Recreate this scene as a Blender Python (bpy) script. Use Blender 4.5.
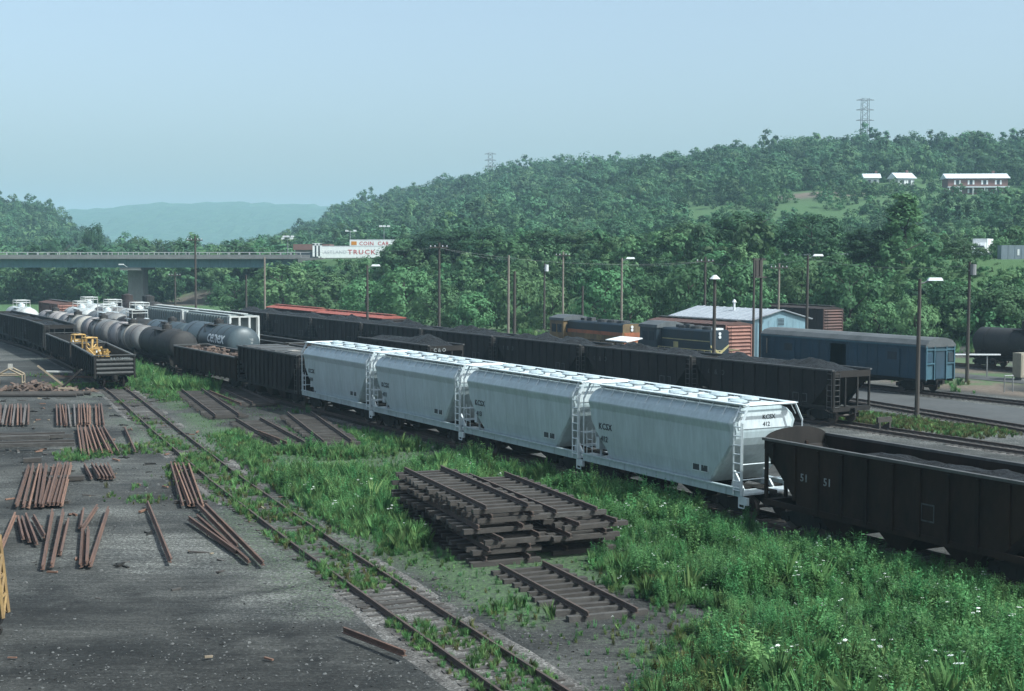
import bpy, math, random
import numpy as np
from mathutils import Vector, Matrix

for _o in list(bpy.data.objects):
    bpy.data.objects.remove(_o)
S = bpy.context.scene
ROOT = S.collection
R = math.radians

# ------------------------------------------------------------------ camera, sky, sun, exposure
EYE = 10.5                                   # the viewpoint is an overpass above the yard
cam_d = bpy.data.cameras.new('camera')
cam_d.sensor_width = 36.0
cam_d.lens = 1422.0 / 1024.0 * 36.0
cam_d.clip_start = 0.5
cam_d.clip_end = 12000
cam = bpy.data.objects.new('camera', cam_d)
ROOT.objects.link(cam)
cam.location = (0, 0, EYE)
cam.rotation_euler = (R(90) - math.atan(88.5 / 1422.0), 0, 0)
S.camera = cam

SUN_EL, SUN_AZ = 48.0, 118.0                 # azimuth clockwise from the view direction (+Y)
world = bpy.data.worlds.new('World')
S.world = world
world.use_nodes = True
wn = world.node_tree
bg = wn.nodes['Background']
sky = wn.nodes.new('ShaderNodeTexSky')
sky.sky_type = 'NISHITA'
sky.sun_disc = False
sky.sun_elevation = R(SUN_EL)
sky.sun_rotation = R(SUN_AZ)
sky.altitude = 200
sky.air_density = 1.0
sky.dust_density = 4.5
sky.ozone_density = 1.0
hsv = wn.nodes.new('ShaderNodeHueSaturation'); hsv.inputs['Saturation'].default_value = 0.62      # a milky summer sky
wn.links.new(sky.outputs[0], hsv.inputs['Color']); wn.links.new(hsv.outputs[0], bg.inputs[0])
bg.inputs[1].default_value = 0.15

sd = bpy.data.lights.new('sun', 'SUN')
sd.energy = 4.1
sd.angle = R(0.6)
sd.color = (1.0, 0.97, 0.90)
sun = bpy.data.objects.new('sun', sd)
ROOT.objects.link(sun)
_d = Vector((math.sin(R(SUN_AZ)) * math.cos(R(SUN_EL)), math.cos(R(SUN_AZ)) * math.cos(R(SUN_EL)), math.sin(R(SUN_EL))))
sun.rotation_euler = _d.to_track_quat('Z', 'Y').to_euler()
sun.location = (60, -40, 90)

S.view_settings.view_transform = 'Standard'
S.view_settings.look = 'None'
S.view_settings.exposure = 0.42
S.view_settings.gamma = 1.0
S.view_settings.use_white_balance = True      # the cool cyan cast of the slide film
S.view_settings.white_balance_temperature = 5800
S.view_settings.white_balance_tint = 1
S.render.engine = 'CYCLES'
S.cycles.use_denoising = True
S.cycles.max_bounces = 6
S.cycles.diffuse_bounces = 2
S.cycles.glossy_bounces = 2
S.cycles.transmission_bounces = 3
S.cycles.transparent_max_bounces = 6
S.cycles.volume_bounces = 2
S.cycles.volume_step_rate = 4.0

# ------------------------------------------------------------------ yard coordinates
YA = R(29.3)                                  # the yard tracks run away to the left of the view
AX = (-math.sin(YA), math.cos(YA))            # u: along the tracks, away
NX = (math.cos(YA), math.sin(YA))             # v: across the tracks, to the right
def xy(u, v): return (u * AX[0] + v * NX[0], u * AX[1] + v * NX[1])
def uv(x, y): return (x * AX[0] + y * AX[1], x * NX[0] + y * NX[1])
CARROT = R(90) + YA
def lerp_table(t, x):
    xs = [p[0] for p in t]; ys = [p[1] for p in t]
    return np.interp(x, xs, ys)
NEARV = [(20, 15.9), (31.5, 17.05), (48, 18.7), (64, 20.6), (85, 23.5), (98, 25.4), (110, 27.1), (130, 29.4), (150, 31.0), (165, 31.9), (210, 32.4)]
def near_v(u): return float(lerp_table(NEARV, u))
T_MAIN, T_ONE, T_TWO, T_THREE, T_FOUR, T_FIVE, T_EIGHT = 36.3, 40.7, 44.9, 50.4, 56.0, 61.2, 81.0
LOCOV = [(40, 64.3), (50, 66.9), (60, 69.2), (76, 71.6), (90, 73.2), (97, 73.6), (200, 74.0)]
def loco_v(u): return float(lerp_table(LOCOV, u))
RAILTOP = 0.2

# ------------------------------------------------------------------ small noise library (numpy)
def _hash(ix, iy, seed):
    h = (ix.astype(np.int64) * 374761393 + iy.astype(np.int64) * 668265263 + seed * 974711) & 0xffffffff
    h = ((h ^ (h >> 13)) * 1274126177) & 0xffffffff
    return ((h ^ (h >> 16)) & 0xffff) / 65535.0
def vnoise(x, y, seed=0):
    x = np.asarray(x, float); y = np.asarray(y, float)
    ix = np.floor(x); iy = np.floor(y)
    fx = x - ix; fy = y - iy
    fx = fx * fx * (3 - 2 * fx); fy = fy * fy * (3 - 2 * fy)
    a = _hash(ix, iy, seed); b = _hash(ix + 1, iy, seed)
    c = _hash(ix, iy + 1, seed); d = _hash(ix + 1, iy + 1, seed)
    return (a * (1 - fx) + b * fx) * (1 - fy) + (c * (1 - fx) + d * fx) * fy
def fbm(x, y, seed=0, n=4):
    t = 0; w = 0.5; s = 0
    for k in range(n):
        t = t + w * vnoise(np.asarray(x) * 2 ** k, np.asarray(y) * 2 ** k, seed + k * 17); s += w; w *= 0.5
    return t / s
def sstep(a, b, x):
    t = np.clip((np.asarray(x, float) - a) / (b - a), 0, 1)
    return t * t * (3 - 2 * t)

# ------------------------------------------------------------------ materials
def _tree(name):
    m = bpy.data.materials.new(name); m.use_nodes = True
    t = m.node_tree; p = t.nodes['Principled BSDF']
    return m, t, p
def _coord(t, scale=(1, 1, 1), use_random=True):
    tc = t.nodes.new('ShaderNodeTexCoord')
    mp = t.nodes.new('ShaderNodeMapping'); mp.inputs['Scale'].default_value = scale
    if use_random:
        oi = t.nodes.new('ShaderNodeObjectInfo')
        ml = t.nodes.new('ShaderNodeMath'); ml.operation = 'MULTIPLY'; ml.inputs[1].default_value = 37.0
        t.links.new(oi.outputs['Random'], ml.inputs[0])
        ad = t.nodes.new('ShaderNodeVectorMath'); ad.operation = 'ADD'
        t.links.new(tc.outputs['Object'], ad.inputs[0]); t.links.new(ml.outputs[0], ad.inputs[1])
        t.links.new(ad.outputs[0], mp.inputs[0])
    else:
        t.links.new(tc.outputs['Object'], mp.inputs[0])
    return mp.outputs[0]
def _noise(t, vec, scale, detail=5, rough=0.6):
    n = t.nodes.new('ShaderNodeTexNoise'); n.inputs['Scale'].default_value = scale
    n.inputs['Detail'].default_value = detail; n.inputs['Roughness'].default_value = rough
    t.links.new(vec, n.inputs['Vector']); return n.outputs[0]
def _ramp(t, fac, stops):
    r = t.nodes.new('ShaderNodeValToRGB')
    e = r.color_ramp.elements
    while len(e) < len(stops): e.new(0.5)
    for k, (p, c) in enumerate(stops):
        e[k].position = p; e[k].color = (*c, 1) if len(c) == 3 else c
    t.links.new(fac, r.inputs[0]); return r.outputs[0]
def _mix(t, fac, a, b):
    m = t.nodes.new('ShaderNodeMix'); m.data_type = 'RGBA'
    for s, k in ((fac, 0), (a, 6), (b, 7)):
        if isinstance(s, (int, float)): m.inputs[k].default_value = s
        elif isinstance(s, tuple): m.inputs[k].default_value = (*s, 1)
        else: t.links.new(s, m.inputs[k])
    return m.outputs[2]
def _bump(t, p, h, strength, dist):
    b = t.nodes.new('ShaderNodeBump'); b.inputs['Strength'].default_value = strength; b.inputs['Distance'].default_value = dist
    t.links.new(h, b.inputs['Height']); t.links.new(b.outputs[0], p.inputs['Normal'])
G = (0, 0, 0)
def paint(name, col, dirt, amt=0.5, rough=0.6, scale=1.2, streak=0.3, metal=0.0, bump=0.0):
    """weathered paint: the coat with grime in vertical streaks and patches"""
    m, t, p = _tree(name)
    v = _coord(t, (1, 1, streak))
    f = _ramp(t, _noise(t, v, scale, 6, 0.65), [(0.5 - 0.35 * amt, (0, 0, 0)), (0.5 + 0.6 * (1 - amt) + 0.06, (1, 1, 1))])
    # f is black where the grime is
    c = _mix(t, f, dirt, col)
    fine = _ramp(t, _noise(t, v, scale * 9, 4), [(0.3, (0.86, 0.86, 0.86)), (0.7, (1.1, 1.1, 1.1))])
    mm = t.nodes.new('ShaderNodeMix'); mm.data_type = 'RGBA'; mm.blend_type = 'MULTIPLY'; mm.inputs[0].default_value = 1
    t.links.new(c, mm.inputs[6]); t.links.new(fine, mm.inputs[7])
    t.links.new(mm.outputs[2], p.inputs['Base Color'])
    p.inputs['Roughness'].default_value = rough; p.inputs['Metallic'].default_value = metal
    if bump: _bump(t, p, _noise(t, v, scale * 14, 4), bump, 0.02)
    return m
def leafmat(name, dark, mid, light, scale=0.35, trans=0.25, vary=(0.60, 1.45)):
    m, t, p = _tree(name)
    v = _coord(t, (1, 1, 1))
    oi = t.nodes.new('ShaderNodeObjectInfo')
    c = _ramp(t, _noise(t, v, scale, 4, 0.6), [(0.30, dark), (0.52, mid), (0.74, light)])
    hs = t.nodes.new('ShaderNodeHueSaturation')
    mr = t.nodes.new('ShaderNodeMapRange'); mr.inputs[3].default_value = vary[0]; mr.inputs[4].default_value = vary[1]
    t.links.new(oi.outputs['Random'], mr.inputs[0]); t.links.new(mr.outputs[0], hs.inputs['Value'])
    mr2 = t.nodes.new('ShaderNodeMapRange'); mr2.inputs[3].default_value = 0.52; mr2.inputs[4].default_value = 0.468
    ml = t.nodes.new('ShaderNodeMath'); ml.operation = 'FRACT'; mq = t.nodes.new('ShaderNodeMath'); mq.operation = 'MULTIPLY'; mq.inputs[1].default_value = 7.31
    t.links.new(oi.outputs['Random'], mq.inputs[0]); t.links.new(mq.outputs[0], ml.inputs[0]); t.links.new(ml.outputs[0], mr2.inputs[0])
    t.links.new(mr2.outputs[0], hs.inputs['Hue']); t.links.new(c, hs.inputs['Color'])
    t.links.new(hs.outputs[0], p.inputs['Base Color']); p.inputs['Roughness'].default_value = 0.7
    p.inputs['Specular IOR Level'].default_value = 0.2
    tr = t.nodes.new('ShaderNodeBsdfTranslucent'); t.links.new(hs.outputs[0], tr.inputs[0])
    mx = t.nodes.new('ShaderNodeMixShader'); mx.inputs[0].default_value = trans
    out = t.nodes['Material Output']
    t.links.new(p.outputs[0], mx.inputs[1]); t.links.new(tr.outputs[0], mx.inputs[2]); t.links.new(mx.outputs[0], out.inputs[0])
    return m
M = {}
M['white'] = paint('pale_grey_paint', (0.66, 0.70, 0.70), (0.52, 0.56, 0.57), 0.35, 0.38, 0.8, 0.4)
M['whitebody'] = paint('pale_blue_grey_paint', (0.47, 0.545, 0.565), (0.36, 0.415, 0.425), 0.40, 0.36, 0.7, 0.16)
M['dullsteel'] = paint('dull_pipe_steel', (0.30, 0.31, 0.31), (0.16, 0.16, 0.155), 0.5, 0.5, 2)
M['stencil'] = paint('black_stencil', (0.02, 0.025, 0.03), (0.03, 0.035, 0.04), 0.3, 0.6)
M['faintstencil'] = paint('faded_stencil', (0.10, 0.11, 0.11), (0.03, 0.03, 0.03), 0.5, 0.8, 5)
M['stencilwhite'] = paint('white_stencil', (0.42, 0.45, 0.45), (0.12, 0.13, 0.13), 0.4, 0.7, 5)
M['black'] = paint('sooty_black_paint', (0.007, 0.008, 0.009), (0.034, 0.030, 0.027), 0.5, 0.75, 0.9, 0.35)
M['blackrust'] = paint('rusty_black_paint', (0.006, 0.006, 0.006), (0.034, 0.022, 0.016), 0.5, 0.8, 0.8, 0.4)
M['dark'] = paint('grimy_running_gear', (0.012, 0.013, 0.013), (0.032, 0.029, 0.026), 0.5, 0.85, 2)
M['chord'] = paint('worn_edge_and_rib_highlight', (0.11, 0.11, 0.105), (0.05, 0.048, 0.046), 0.5, 0.7, 3)
M['inside'] = paint('rusty_bin_lining', (0.040, 0.034, 0.030), (0.022, 0.020, 0.019), 0.5, 0.85, 0.8)
M['wheel'] = paint('wheel_steel', (0.05, 0.045, 0.042), (0.09, 0.065, 0.05), 0.5, 0.6, 3)
M['rust'] = paint('rusty_rail_steel', (0.165, 0.085, 0.054), (0.075, 0.046, 0.036), 0.5, 0.85, 0.9, 1, bump=0.3)
M['rustlight'] = paint('orange_rail_rust', (0.26, 0.14, 0.088), (0.12, 0.068, 0.048), 0.5, 0.85, 1.2, 1, bump=0.3)
M['railgrey'] = paint('grey_rail_steel', (0.19, 0.185, 0.175), (0.11, 0.08, 0.065), 0.45, 0.65, 1.4, 1)
M['railworn'] = paint('brown_track_rail', (0.10, 0.062, 0.046), (0.055, 0.042, 0.036), 0.5, 0.8, 1.2, 1)
M['tie'] = paint('old_grey_timber', (0.115, 0.105, 0.095), (0.040, 0.035, 0.031), 0.5, 0.95, 2.2, 3, bump=0.6)
M['tiedark'] = paint('creosoted_timber', (0.026, 0.023, 0.021), (0.060, 0.051, 0.044), 0.55, 0.95, 2.0, 3, bump=0.6)
M['coal'] = None
M['yellow'] = paint('machine_yellow_paint', (0.60, 0.36, 0.055), (0.26, 0.16, 0.06), 0.4, 0.55, 3)
M['craneyellow'] = paint('faded_crane_yellow', (0.34, 0.22, 0.065), (0.15, 0.095, 0.045), 0.45, 0.65, 4)
M['creamtan'] = paint('bleached_wood', (0.34, 0.28, 0.19), (0.18, 0.14, 0.10), 0.5, 0.9, 3)
M['tankgrey'] = paint('weathered_grey_tank', (0.22, 0.25, 0.26), (0.14, 0.115, 0.10), 0.45, 0.6, 0.7, 0.5)
M['tankwhite'] = paint('white_tank_paint', (0.60, 0.64, 0.64), (0.38, 0.37, 0.34), 0.4, 0.5, 0.8, 0.5)
M['tankcream'] = paint('stained_cream_band', (0.42, 0.42, 0.38), (0.28, 0.24, 0.2), 0.45, 0.6, 1)
M['tankblack'] = paint('black_tank_paint', (0.022, 0.024, 0.026), (0.050, 0.046, 0.043), 0.5, 0.6, 0.8, 0.5)
M['tankblue'] = paint('blue_grey_tank_paint', (0.055, 0.085, 0.098), (0.045, 0.055, 0.06), 0.4, 0.45, 0.7, 0.5)
M['pinkrust'] = paint('pinkish_roof_stain', (0.38, 0.30, 0.27), (0.26, 0.25, 0.24), 0.5, 0.7, 0.9)
M['greycar'] = paint('grey_green_car_paint', (0.22, 0.26, 0.255), (0.13, 0.15, 0.145), 0.45, 0.6, 0.7, 0.3)
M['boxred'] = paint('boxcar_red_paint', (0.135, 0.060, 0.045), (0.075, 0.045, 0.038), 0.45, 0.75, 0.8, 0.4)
M['boxribs'] = paint('sunlit_boxcar_end', (0.30, 0.145, 0.105), (0.19, 0.09, 0.07), 0.4, 0.75, 1.2, 0.6)  # boxcar red made lighter: the sun on the ends is in the colour
M['redroof'] = paint('red_car_roof', (0.36, 0.095, 0.065), (0.24, 0.07, 0.05), 0.4, 0.7, 0.7, 0.5)
M['brown'] = paint('dark_brown_car', (0.060, 0.043, 0.038), (0.035, 0.03, 0.03), 0.5, 0.8, 0.8)
M['blueloco'] = paint('dark_blue_loco_paint', (0.010, 0.030, 0.052), (0.020, 0.026, 0.030), 0.45, 0.45, 0.8)
M['locoyellow'] = paint('loco_yellow_stripe', (0.52, 0.44, 0.16), (0.25, 0.22, 0.12), 0.4, 0.55, 1.5)
M['chessieyellow'] = paint('dirty_yellow_hood', (0.30, 0.19, 0.055), (0.09, 0.065, 0.04), 0.45, 0.6, 1.1, 0.4)
M['chessieorange'] = paint('vermilion_band', (0.50, 0.14, 0.05), (0.2, 0.08, 0.04), 0.4, 0.6, 1.1, 0.6)
M['roofblack'] = paint('sooty_hood_top', (0.030, 0.035, 0.038), (0.06, 0.06, 0.06), 0.5, 0.7, 1)
M['cabroof'] = paint('grey_cab_roof', (0.11, 0.12, 0.125), (0.06, 0.065, 0.068), 0.5, 0.7, 1)
M['bluecar'] = paint('faded_blue_car_paint', (0.012, 0.052, 0.095), (0.018, 0.036, 0.052), 0.5, 0.6, 0.7, 0.3)
M['blueend'] = paint('sunlit_blue_end_paint', (0.05, 0.13, 0.18), (0.04, 0.08, 0.10), 0.45, 0.6, 0.9, 0.4)  # car blue made lighter, painting in the sunlight on the end walls
M['tarroof'] = paint('tarred_canvas_roof', (0.12, 0.125, 0.13), (0.06, 0.065, 0.066), 0.5, 0.85, 0.8, 1)
M['shedblue'] = paint('pale_blue_sheeting', (0.21, 0.33, 0.40), (0.16, 0.24, 0.28), 0.4, 0.6, 0.8)
M['shedroof'] = paint('galvanised_roof_sheet', (0.42, 0.44, 0.47), (0.30, 0.31, 0.33), 0.45, 0.5, 0.5, 1)
M['polebrown'] = paint('creosoted_pole', (0.040, 0.034, 0.030), (0.065, 0.055, 0.047), 0.5, 0.9, 2, 0.2)
M['poletan'] = paint('bleached_pole', (0.27, 0.23, 0.185), (0.16, 0.135, 0.11), 0.45, 0.9, 2, 0.2)
M['lampwhite'] = paint('white_lamp_housing', (0.75, 0.78, 0.78), (0.6, 0.6, 0.6), 0.3, 0.4)
M['concrete'] = paint('bridge_concrete', (0.20, 0.20, 0.19), (0.12, 0.12, 0.115), 0.5, 0.9, 0.4, 0.4, bump=0.2)
M['girder'] = paint('blue_green_girder_paint', (0.10, 0.20, 0.225), (0.075, 0.14, 0.155), 0.4, 0.6, 0.2, 0.5)
M['parapet'] = paint('grey_parapet', (0.20, 0.20, 0.195), (0.14, 0.14, 0.135), 0.5, 0.9, 0.3)
M['signwhite'] = paint('white_sign_board', (0.80, 0.80, 0.79), (0.7, 0.7, 0.69), 0.3, 0.5)
M['signred'] = paint('red_sign_paint', (0.45, 0.035, 0.05), (0.4, 0.04, 0.05), 0.3, 0.5)
M['signgrey'] = paint('faded_sign_paint', (0.42, 0.42, 0.46), (0.5, 0.5, 0.52), 0.4, 0.6)
M['signorange'] = paint('orange_sign_paint', (0.6, 0.24, 0.02), (0.5, 0.2, 0.02), 0.3, 0.5)
M['brickred'] = paint('red_brick_wall', (0.20, 0.105, 0.09), (0.15, 0.085, 0.075), 0.45, 0.9, 3)
M['roofwhite'] = paint('pale_metal_roof', (0.66, 0.69, 0.70), (0.55, 0.58, 0.6), 0.35, 0.5, 0.3)
M['glass'] = paint('dark_window_glass', (0.03, 0.04, 0.05), (0.05, 0.06, 0.07), 0.4, 0.15)
M['trailer'] = paint('grey_blue_trailer', (0.24, 0.28, 0.33), (0.19, 0.22, 0.25), 0.35, 0.5, 0.3)
M['asphalt'] = paint('worn_asphalt', (0.085, 0.085, 0.083), (0.050, 0.050, 0.048), 0.5, 0.9, 0.25, 1, bump=0.3)
M['bark'] = paint('tree_bark', (0.07, 0.055, 0.045), (0.04, 0.033, 0.028), 0.5, 0.95, 2, 0.3)
M['aluminium'] = paint('silver_guardrail', (0.45, 0.46, 0.46), (0.3, 0.3, 0.3), 0.4, 0.5)
M['tower'] = paint('galvanised_lattice', (0.20, 0.22, 0.23), (0.16, 0.17, 0.18), 0.4, 0.6)
M['beige'] = paint('beige_cabinet_paint', (0.36, 0.33, 0.24), (0.25, 0.22, 0.17), 0.4, 0.6)
M['scrap'] = paint('mixed_rusty_scrap', (0.22, 0.13, 0.085), (0.06, 0.05, 0.045), 0.5, 0.85, 4, 1)
M['flower'] = paint('white_umbel_petals', (0.78, 0.80, 0.76), (0.6, 0.62, 0.55), 0.3, 0.8)
M['stone'] = paint('pale_gravel_stone', (0.16, 0.158, 0.15), (0.07, 0.07, 0.068), 0.5, 0.95, 6, 1)
M['leafA'] = leafmat('broadleaf_foliage', (0.024, 0.062, 0.030), (0.046, 0.100, 0.044), (0.088, 0.155, 0.064), 0.35, 0.3)
M['leafB'] = leafmat('light_shrub_foliage', (0.048, 0.110, 0.046), (0.080, 0.165, 0.068), (0.120, 0.215, 0.092), 0.35, 0.32)
M['leafC'] = leafmat('hillside_foliage', (0.034, 0.084, 0.044), (0.066, 0.138, 0.064), (0.120, 0.205, 0.088), 0.2, 0.3)
M['leafT'] = leafmat('cottonwood_foliage', (0.060, 0.150, 0.062), (0.105, 0.215, 0.090), (0.170, 0.290, 0.125), 0.8, 0.42, (0.95, 1.05))
M['weed'] = leafmat('weed_leaves', (0.055, 0.150, 0.050), (0.095, 0.215, 0.074), (0.155, 0.285, 0.105), 0.8, 0.35)
M['weedpale'] = leafmat('yellow_green_weed_leaves', (0.075, 0.125, 0.035), (0.12, 0.17, 0.05), (0.20, 0.235, 0.085), 0.8, 0.35)
M['grassblade'] = leafmat('grass_blades', (0.075, 0.165, 0.055), (0.125, 0.235, 0.080), (0.190, 0.300, 0.115), 0.8, 0.35)
M['drygrass'] = leafmat('dry_grass_blades', (0.09, 0.11, 0.045), (0.14, 0.15, 0.06), (0.2, 0.19, 0.09), 0.8, 0.3)
def coalmat():
    m, t, p = _tree('coal')
    v = _coord(t)
    c = _ramp(t, _noise(t, v, 9, 3), [(0.38, (0.006, 0.007, 0.007)), (0.6, (0.022, 0.023, 0.025)), (0.80, (0.09, 0.094, 0.098))])
    t.links.new(c, p.inputs['Base Color']); p.inputs['Roughness'].default_value = 0.6; p.inputs['Specular IOR Level'].default_value = 0.3
    _bump(t, p, _noise(t, v, 5, 5, 0.8), 1.0, 0.3)
    return m
M['coal'] = coalmat()
for _k in ('black', 'blackrust', 'dark', 'tankblack', 'brown', 'inside'):
    M[_k].node_tree.nodes['Principled BSDF'].inputs['Specular IOR Level'].default_value = 0.15
def groundmat():
    """cinders, gravel and turf: the paint of the ground comes from the 'cover' attribute
    (red = gravel lightness, green = turf, blue = bare brown earth)"""
    m, t, p = _tree('yard_ground')
    v = _coord(t, (1, 1, 1), False)
    at = t.nodes.new('ShaderNodeAttribute'); at.attribute_name = 'cover'
    sep = t.nodes.new('ShaderNodeSeparateColor'); t.links.new(at.outputs['Color'], sep.inputs[0])
    n1 = _noise(t, v, 0.22, 6, 0.6); n2 = _noise(t, v, 2.2, 6, 0.7); n3 = _noise(t, v, 9.0, 3, 0.9); n4 = _noise(t, v, 6.0, 6, 0.9)
    cinder = _ramp(t, n4, [(0.28, (0.011, 0.011, 0.010)), (0.5, (0.044, 0.042, 0.039)), (0.72, (0.120, 0.116, 0.108))])
    gravel = _ramp(t, n3, [(0.30, (0.024, 0.023, 0.022)), (0.5, (0.098, 0.095, 0.088)), (0.70, (0.33, 0.325, 0.305))])
    sw = t.nodes.new('ShaderNodeMapping'); sw.inputs['Scale'].default_value = (0.10, 0.9, 1); sw.inputs['Rotation'].default_value = (0, 0, 0.45)
    t.links.new(v, sw.inputs[0])
    rut = _ramp(t, _noise(t, sw.outputs[0], 1.0, 7, 0.72), [(0.40, (1, 1, 1)), (0.47, (0.42, 0.42, 0.42)), (0.53, (1, 1, 1))])
    c = _mix(t, sep.outputs[0], cinder, gravel)
    rm = t.nodes.new('ShaderNodeMix'); rm.data_type = 'RGBA'; rm.blend_type = 'MULTIPLY'; rm.inputs[0].default_value = 0.6
    t.links.new(c, rm.inputs[6]); t.links.new(rut, rm.inputs[7]); c = rm.outputs[2]
    dk = _ramp(t, n1, [(0.36, (0.45, 0.47, 0.48)), (0.60, (1.12, 1.13, 1.10))])
    mm = t.nodes.new('ShaderNodeMix'); mm.data_type = 'RGBA'; mm.blend_type = 'MULTIPLY'; mm.inputs[0].default_value = 0.9
    t.links.new(c, mm.inputs[6]); t.links.new(dk, mm.inputs[7])
    stain = t.nodes.new('ShaderNodeMix'); stain.data_type = 'RGBA'; stain.blend_type = 'MULTIPLY'
    t.links.new(at.outputs['Alpha'], stain.inputs[0]); t.links.new(mm.outputs[2], stain.inputs[6]); stain.inputs[7].default_value = (0.33, 0.33, 0.34, 1)
    earth = _ramp(t, n2, [(0.3, (0.10, 0.075, 0.055)), (0.7, (0.20, 0.16, 0.125))])
    c = _mix(t, sep.outputs[2], stain.outputs[2], earth)
    turf = _ramp(t, n4, [(0.3, (0.030, 0.062, 0.026)), (0.5, (0.066, 0.122, 0.046)), (0.72, (0.125, 0.175, 0.075))])
    ma = t.nodes.new('ShaderNodeMath'); ma.operation = 'MULTIPLY_ADD'; ma.inputs[1].default_value = 2.2; ma.inputs[2].default_value = -1.1
    t.links.new(n4, ma.inputs[0])
    mb_ = t.nodes.new('ShaderNodeMath'); mb_.operation = 'ADD'; t.links.new(ma.outputs[0], mb_.inputs[0]); t.links.new(sep.outputs[1], mb_.inputs[1])
    mc = t.nodes.new('ShaderNodeMapRange'); mc.inputs[1].default_value = 0.30; mc.inputs[2].default_value = 0.75; t.links.new(mb_.outputs[0], mc.inputs[0])
    c = _mix(t, mc.outputs[0], c, turf)
    t.links.new(c, p.inputs['Base Color']); p.inputs['Roughness'].default_value = 0.95
    p.inputs['Specular IOR Level'].default_value = 0.25
    _bump(t, p, n3, 0.55, 0.08)
    return m
M['ground'] = groundmat()
def ballastmat():
    m, t, p = _tree('track_ballast')
    v = _coord(t, (1, 1, 1), False)
    n2 = _noise(t, v, 0.6, 5, 0.6); n3 = _noise(t, v, 10.0, 3, 0.7)
    gravel = _ramp(t, n3, [(0.30, (0.040, 0.036, 0.032)), (0.5, (0.115, 0.104, 0.093)), (0.70, (0.30, 0.285, 0.265))])
    dk = _ramp(t, n2, [(0.35, (0.35, 0.34, 0.33)), (0.62, (1.1, 1.1, 1.1))])
    mm = t.nodes.new('ShaderNodeMix'); mm.data_type = 'RGBA'; mm.blend_type = 'MULTIPLY'; mm.inputs[0].default_value = 1
    t.links.new(gravel, mm.inputs[6]); t.links.new(dk, mm.inputs[7])
    t.links.new(mm.outputs[2], p.inputs['Base Color']); p.inputs['Roughness'].default_value = 0.95
    _bump(t, p, n3, 0.7, 0.08)
    return m
M['ballast'] = ballastmat()

# ------------------------------------------------------------------ mesh helpers
class MB:
    """collects shapes; build() links them as one mesh object"""
    def __init__(s): s.v = []; s.f = []
    def add(s, vs, fs):
        b = len(s.v); s.v += [tuple(p) for p in vs]; s.f += [tuple(i + b for i in q) for q in fs]; return s
    def box(s, c, d, rot=None):
        hx, hy, hz = d[0] / 2, d[1] / 2, d[2] / 2
        vs = [Vector((x, y, z)) for x in (-hx, hx) for y in (-hy, hy) for z in (-hz, hz)]
        if rot: vs = [rot @ p for p in vs]
        vs = [(p[0] + c[0], p[1] + c[1], p[2] + c[2]) for p in vs]
        return s.add(vs, [(0, 1, 3, 2), (4, 6, 7, 5), (0, 4, 5, 1), (2, 3, 7, 6), (0, 2, 6, 4), (1, 5, 7, 3)])
    def span(s, x0, x1, y0, y1, z0, z1):
        return s.box(((x0 + x1) / 2, (y0 + y1) / 2, (z0 + z1) / 2), (x1 - x0, y1 - y0, z1 - z0))
    def prism(s, pts, axis, a, b):
        """polygon pts (2-d, counter-clockwise in the plane of the other two axes) drawn out along axis from a to b"""
        def P(p, t):
            return {'x': (t, p[0], p[1]), 'y': (p[0], t, p[1]), 'z': (p[0], p[1], t)}[axis]
        n = len(pts)
        vs = [P(p, a) for p in pts] + [P(p, b) for p in pts]
        fs = [tuple(range(n))[::-1], tuple(range(n, 2 * n))] + [(i, (i + 1) % n, n + (i + 1) % n, n + i) for i in range(n)]
        if axis == 'y': fs = [q[::-1] for q in fs]
        return s.add(vs, fs)
    def cyl(s, p0, p1, r0, r1=None, n=8, caps=True):
        r1 = r0 if r1 is None else r1
        p0 = Vector(p0); p1 = Vector(p1); d = (p1 - p0)
        if d.length < 1e-6: return s
        q = d.to_track_quat('Z', 'Y')
        vs = []
        for p, r in ((p0, r0), (p1, r1)):
            for k in range(n):
                a = 2 * math.pi * k / n
                vs.append(p + q @ Vector((r * math.cos(a), r * math.sin(a), 0)))
        fs = [(k, (k + 1) % n, n + (k + 1) % n, n + k) for k in range(n)]
        if caps: fs += [tuple(range(n))[::-1], tuple(range(n, 2 * n))]
        return s.add(vs, fs)
    def bar(s, p0, p1, w=0.05, n=4): return s.cyl(p0, p1, w / 2 * 1.2, n=n)
    def tube(s, pts, r, n=6):
        for a, b in zip(pts[:-1], pts[1:]): s.cyl(a, b, r, n=n)
        return s
    def lathe_x(s, prof, n=20, cz=0):
        """profile (x, r) turned about the x axis at height cz"""
        vs = []
        for x, r in prof:
            for k in range(n):
                a = 2 * math.pi * k / n
                vs.append((x, r * math.cos(a), cz + r * math.sin(a)))
        fs = []
        for i in range(len(prof) - 1):
            for k in range(n):
                a, b = i * n + k, i * n + (k + 1) % n
                fs.append((a, b, b + n, a + n))
        fs += [tuple(range(n))[::-1], tuple(range(len(vs) - n, len(vs)))]
        return s.add(vs, fs)
    def mesh(s, name, mat, smooth=False):
        me = bpy.data.meshes.new(name); me.from_pydata(s.v, [], s.f)
        if mat is not None: me.materials.append(M[mat] if isinstance(mat, str) else mat)
        if smooth: me.polygons.foreach_set('use_smooth', [True] * len(me.polygons))
        me.update(); return me
    def build(s, name, mat, parent=None, smooth=False):
        return put(name, s.mesh(name, mat, smooth), parent)
def put(name, me, parent=None, loc=None, rotz=None):
    o = bpy.data.objects.new(name, me); ROOT.objects.link(o)
    if parent is not None: o.parent = parent
    if loc is not None: o.location = loc
    if rotz is not None: o.rotation_euler[2] = rotz
    return o
def tag(o, label, cat, group=None, kind=None):
    o['label'] = label
    if cat: o['category'] = cat
    if group: o['group'] = group
    if kind: o['kind'] = kind
    return o
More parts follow.
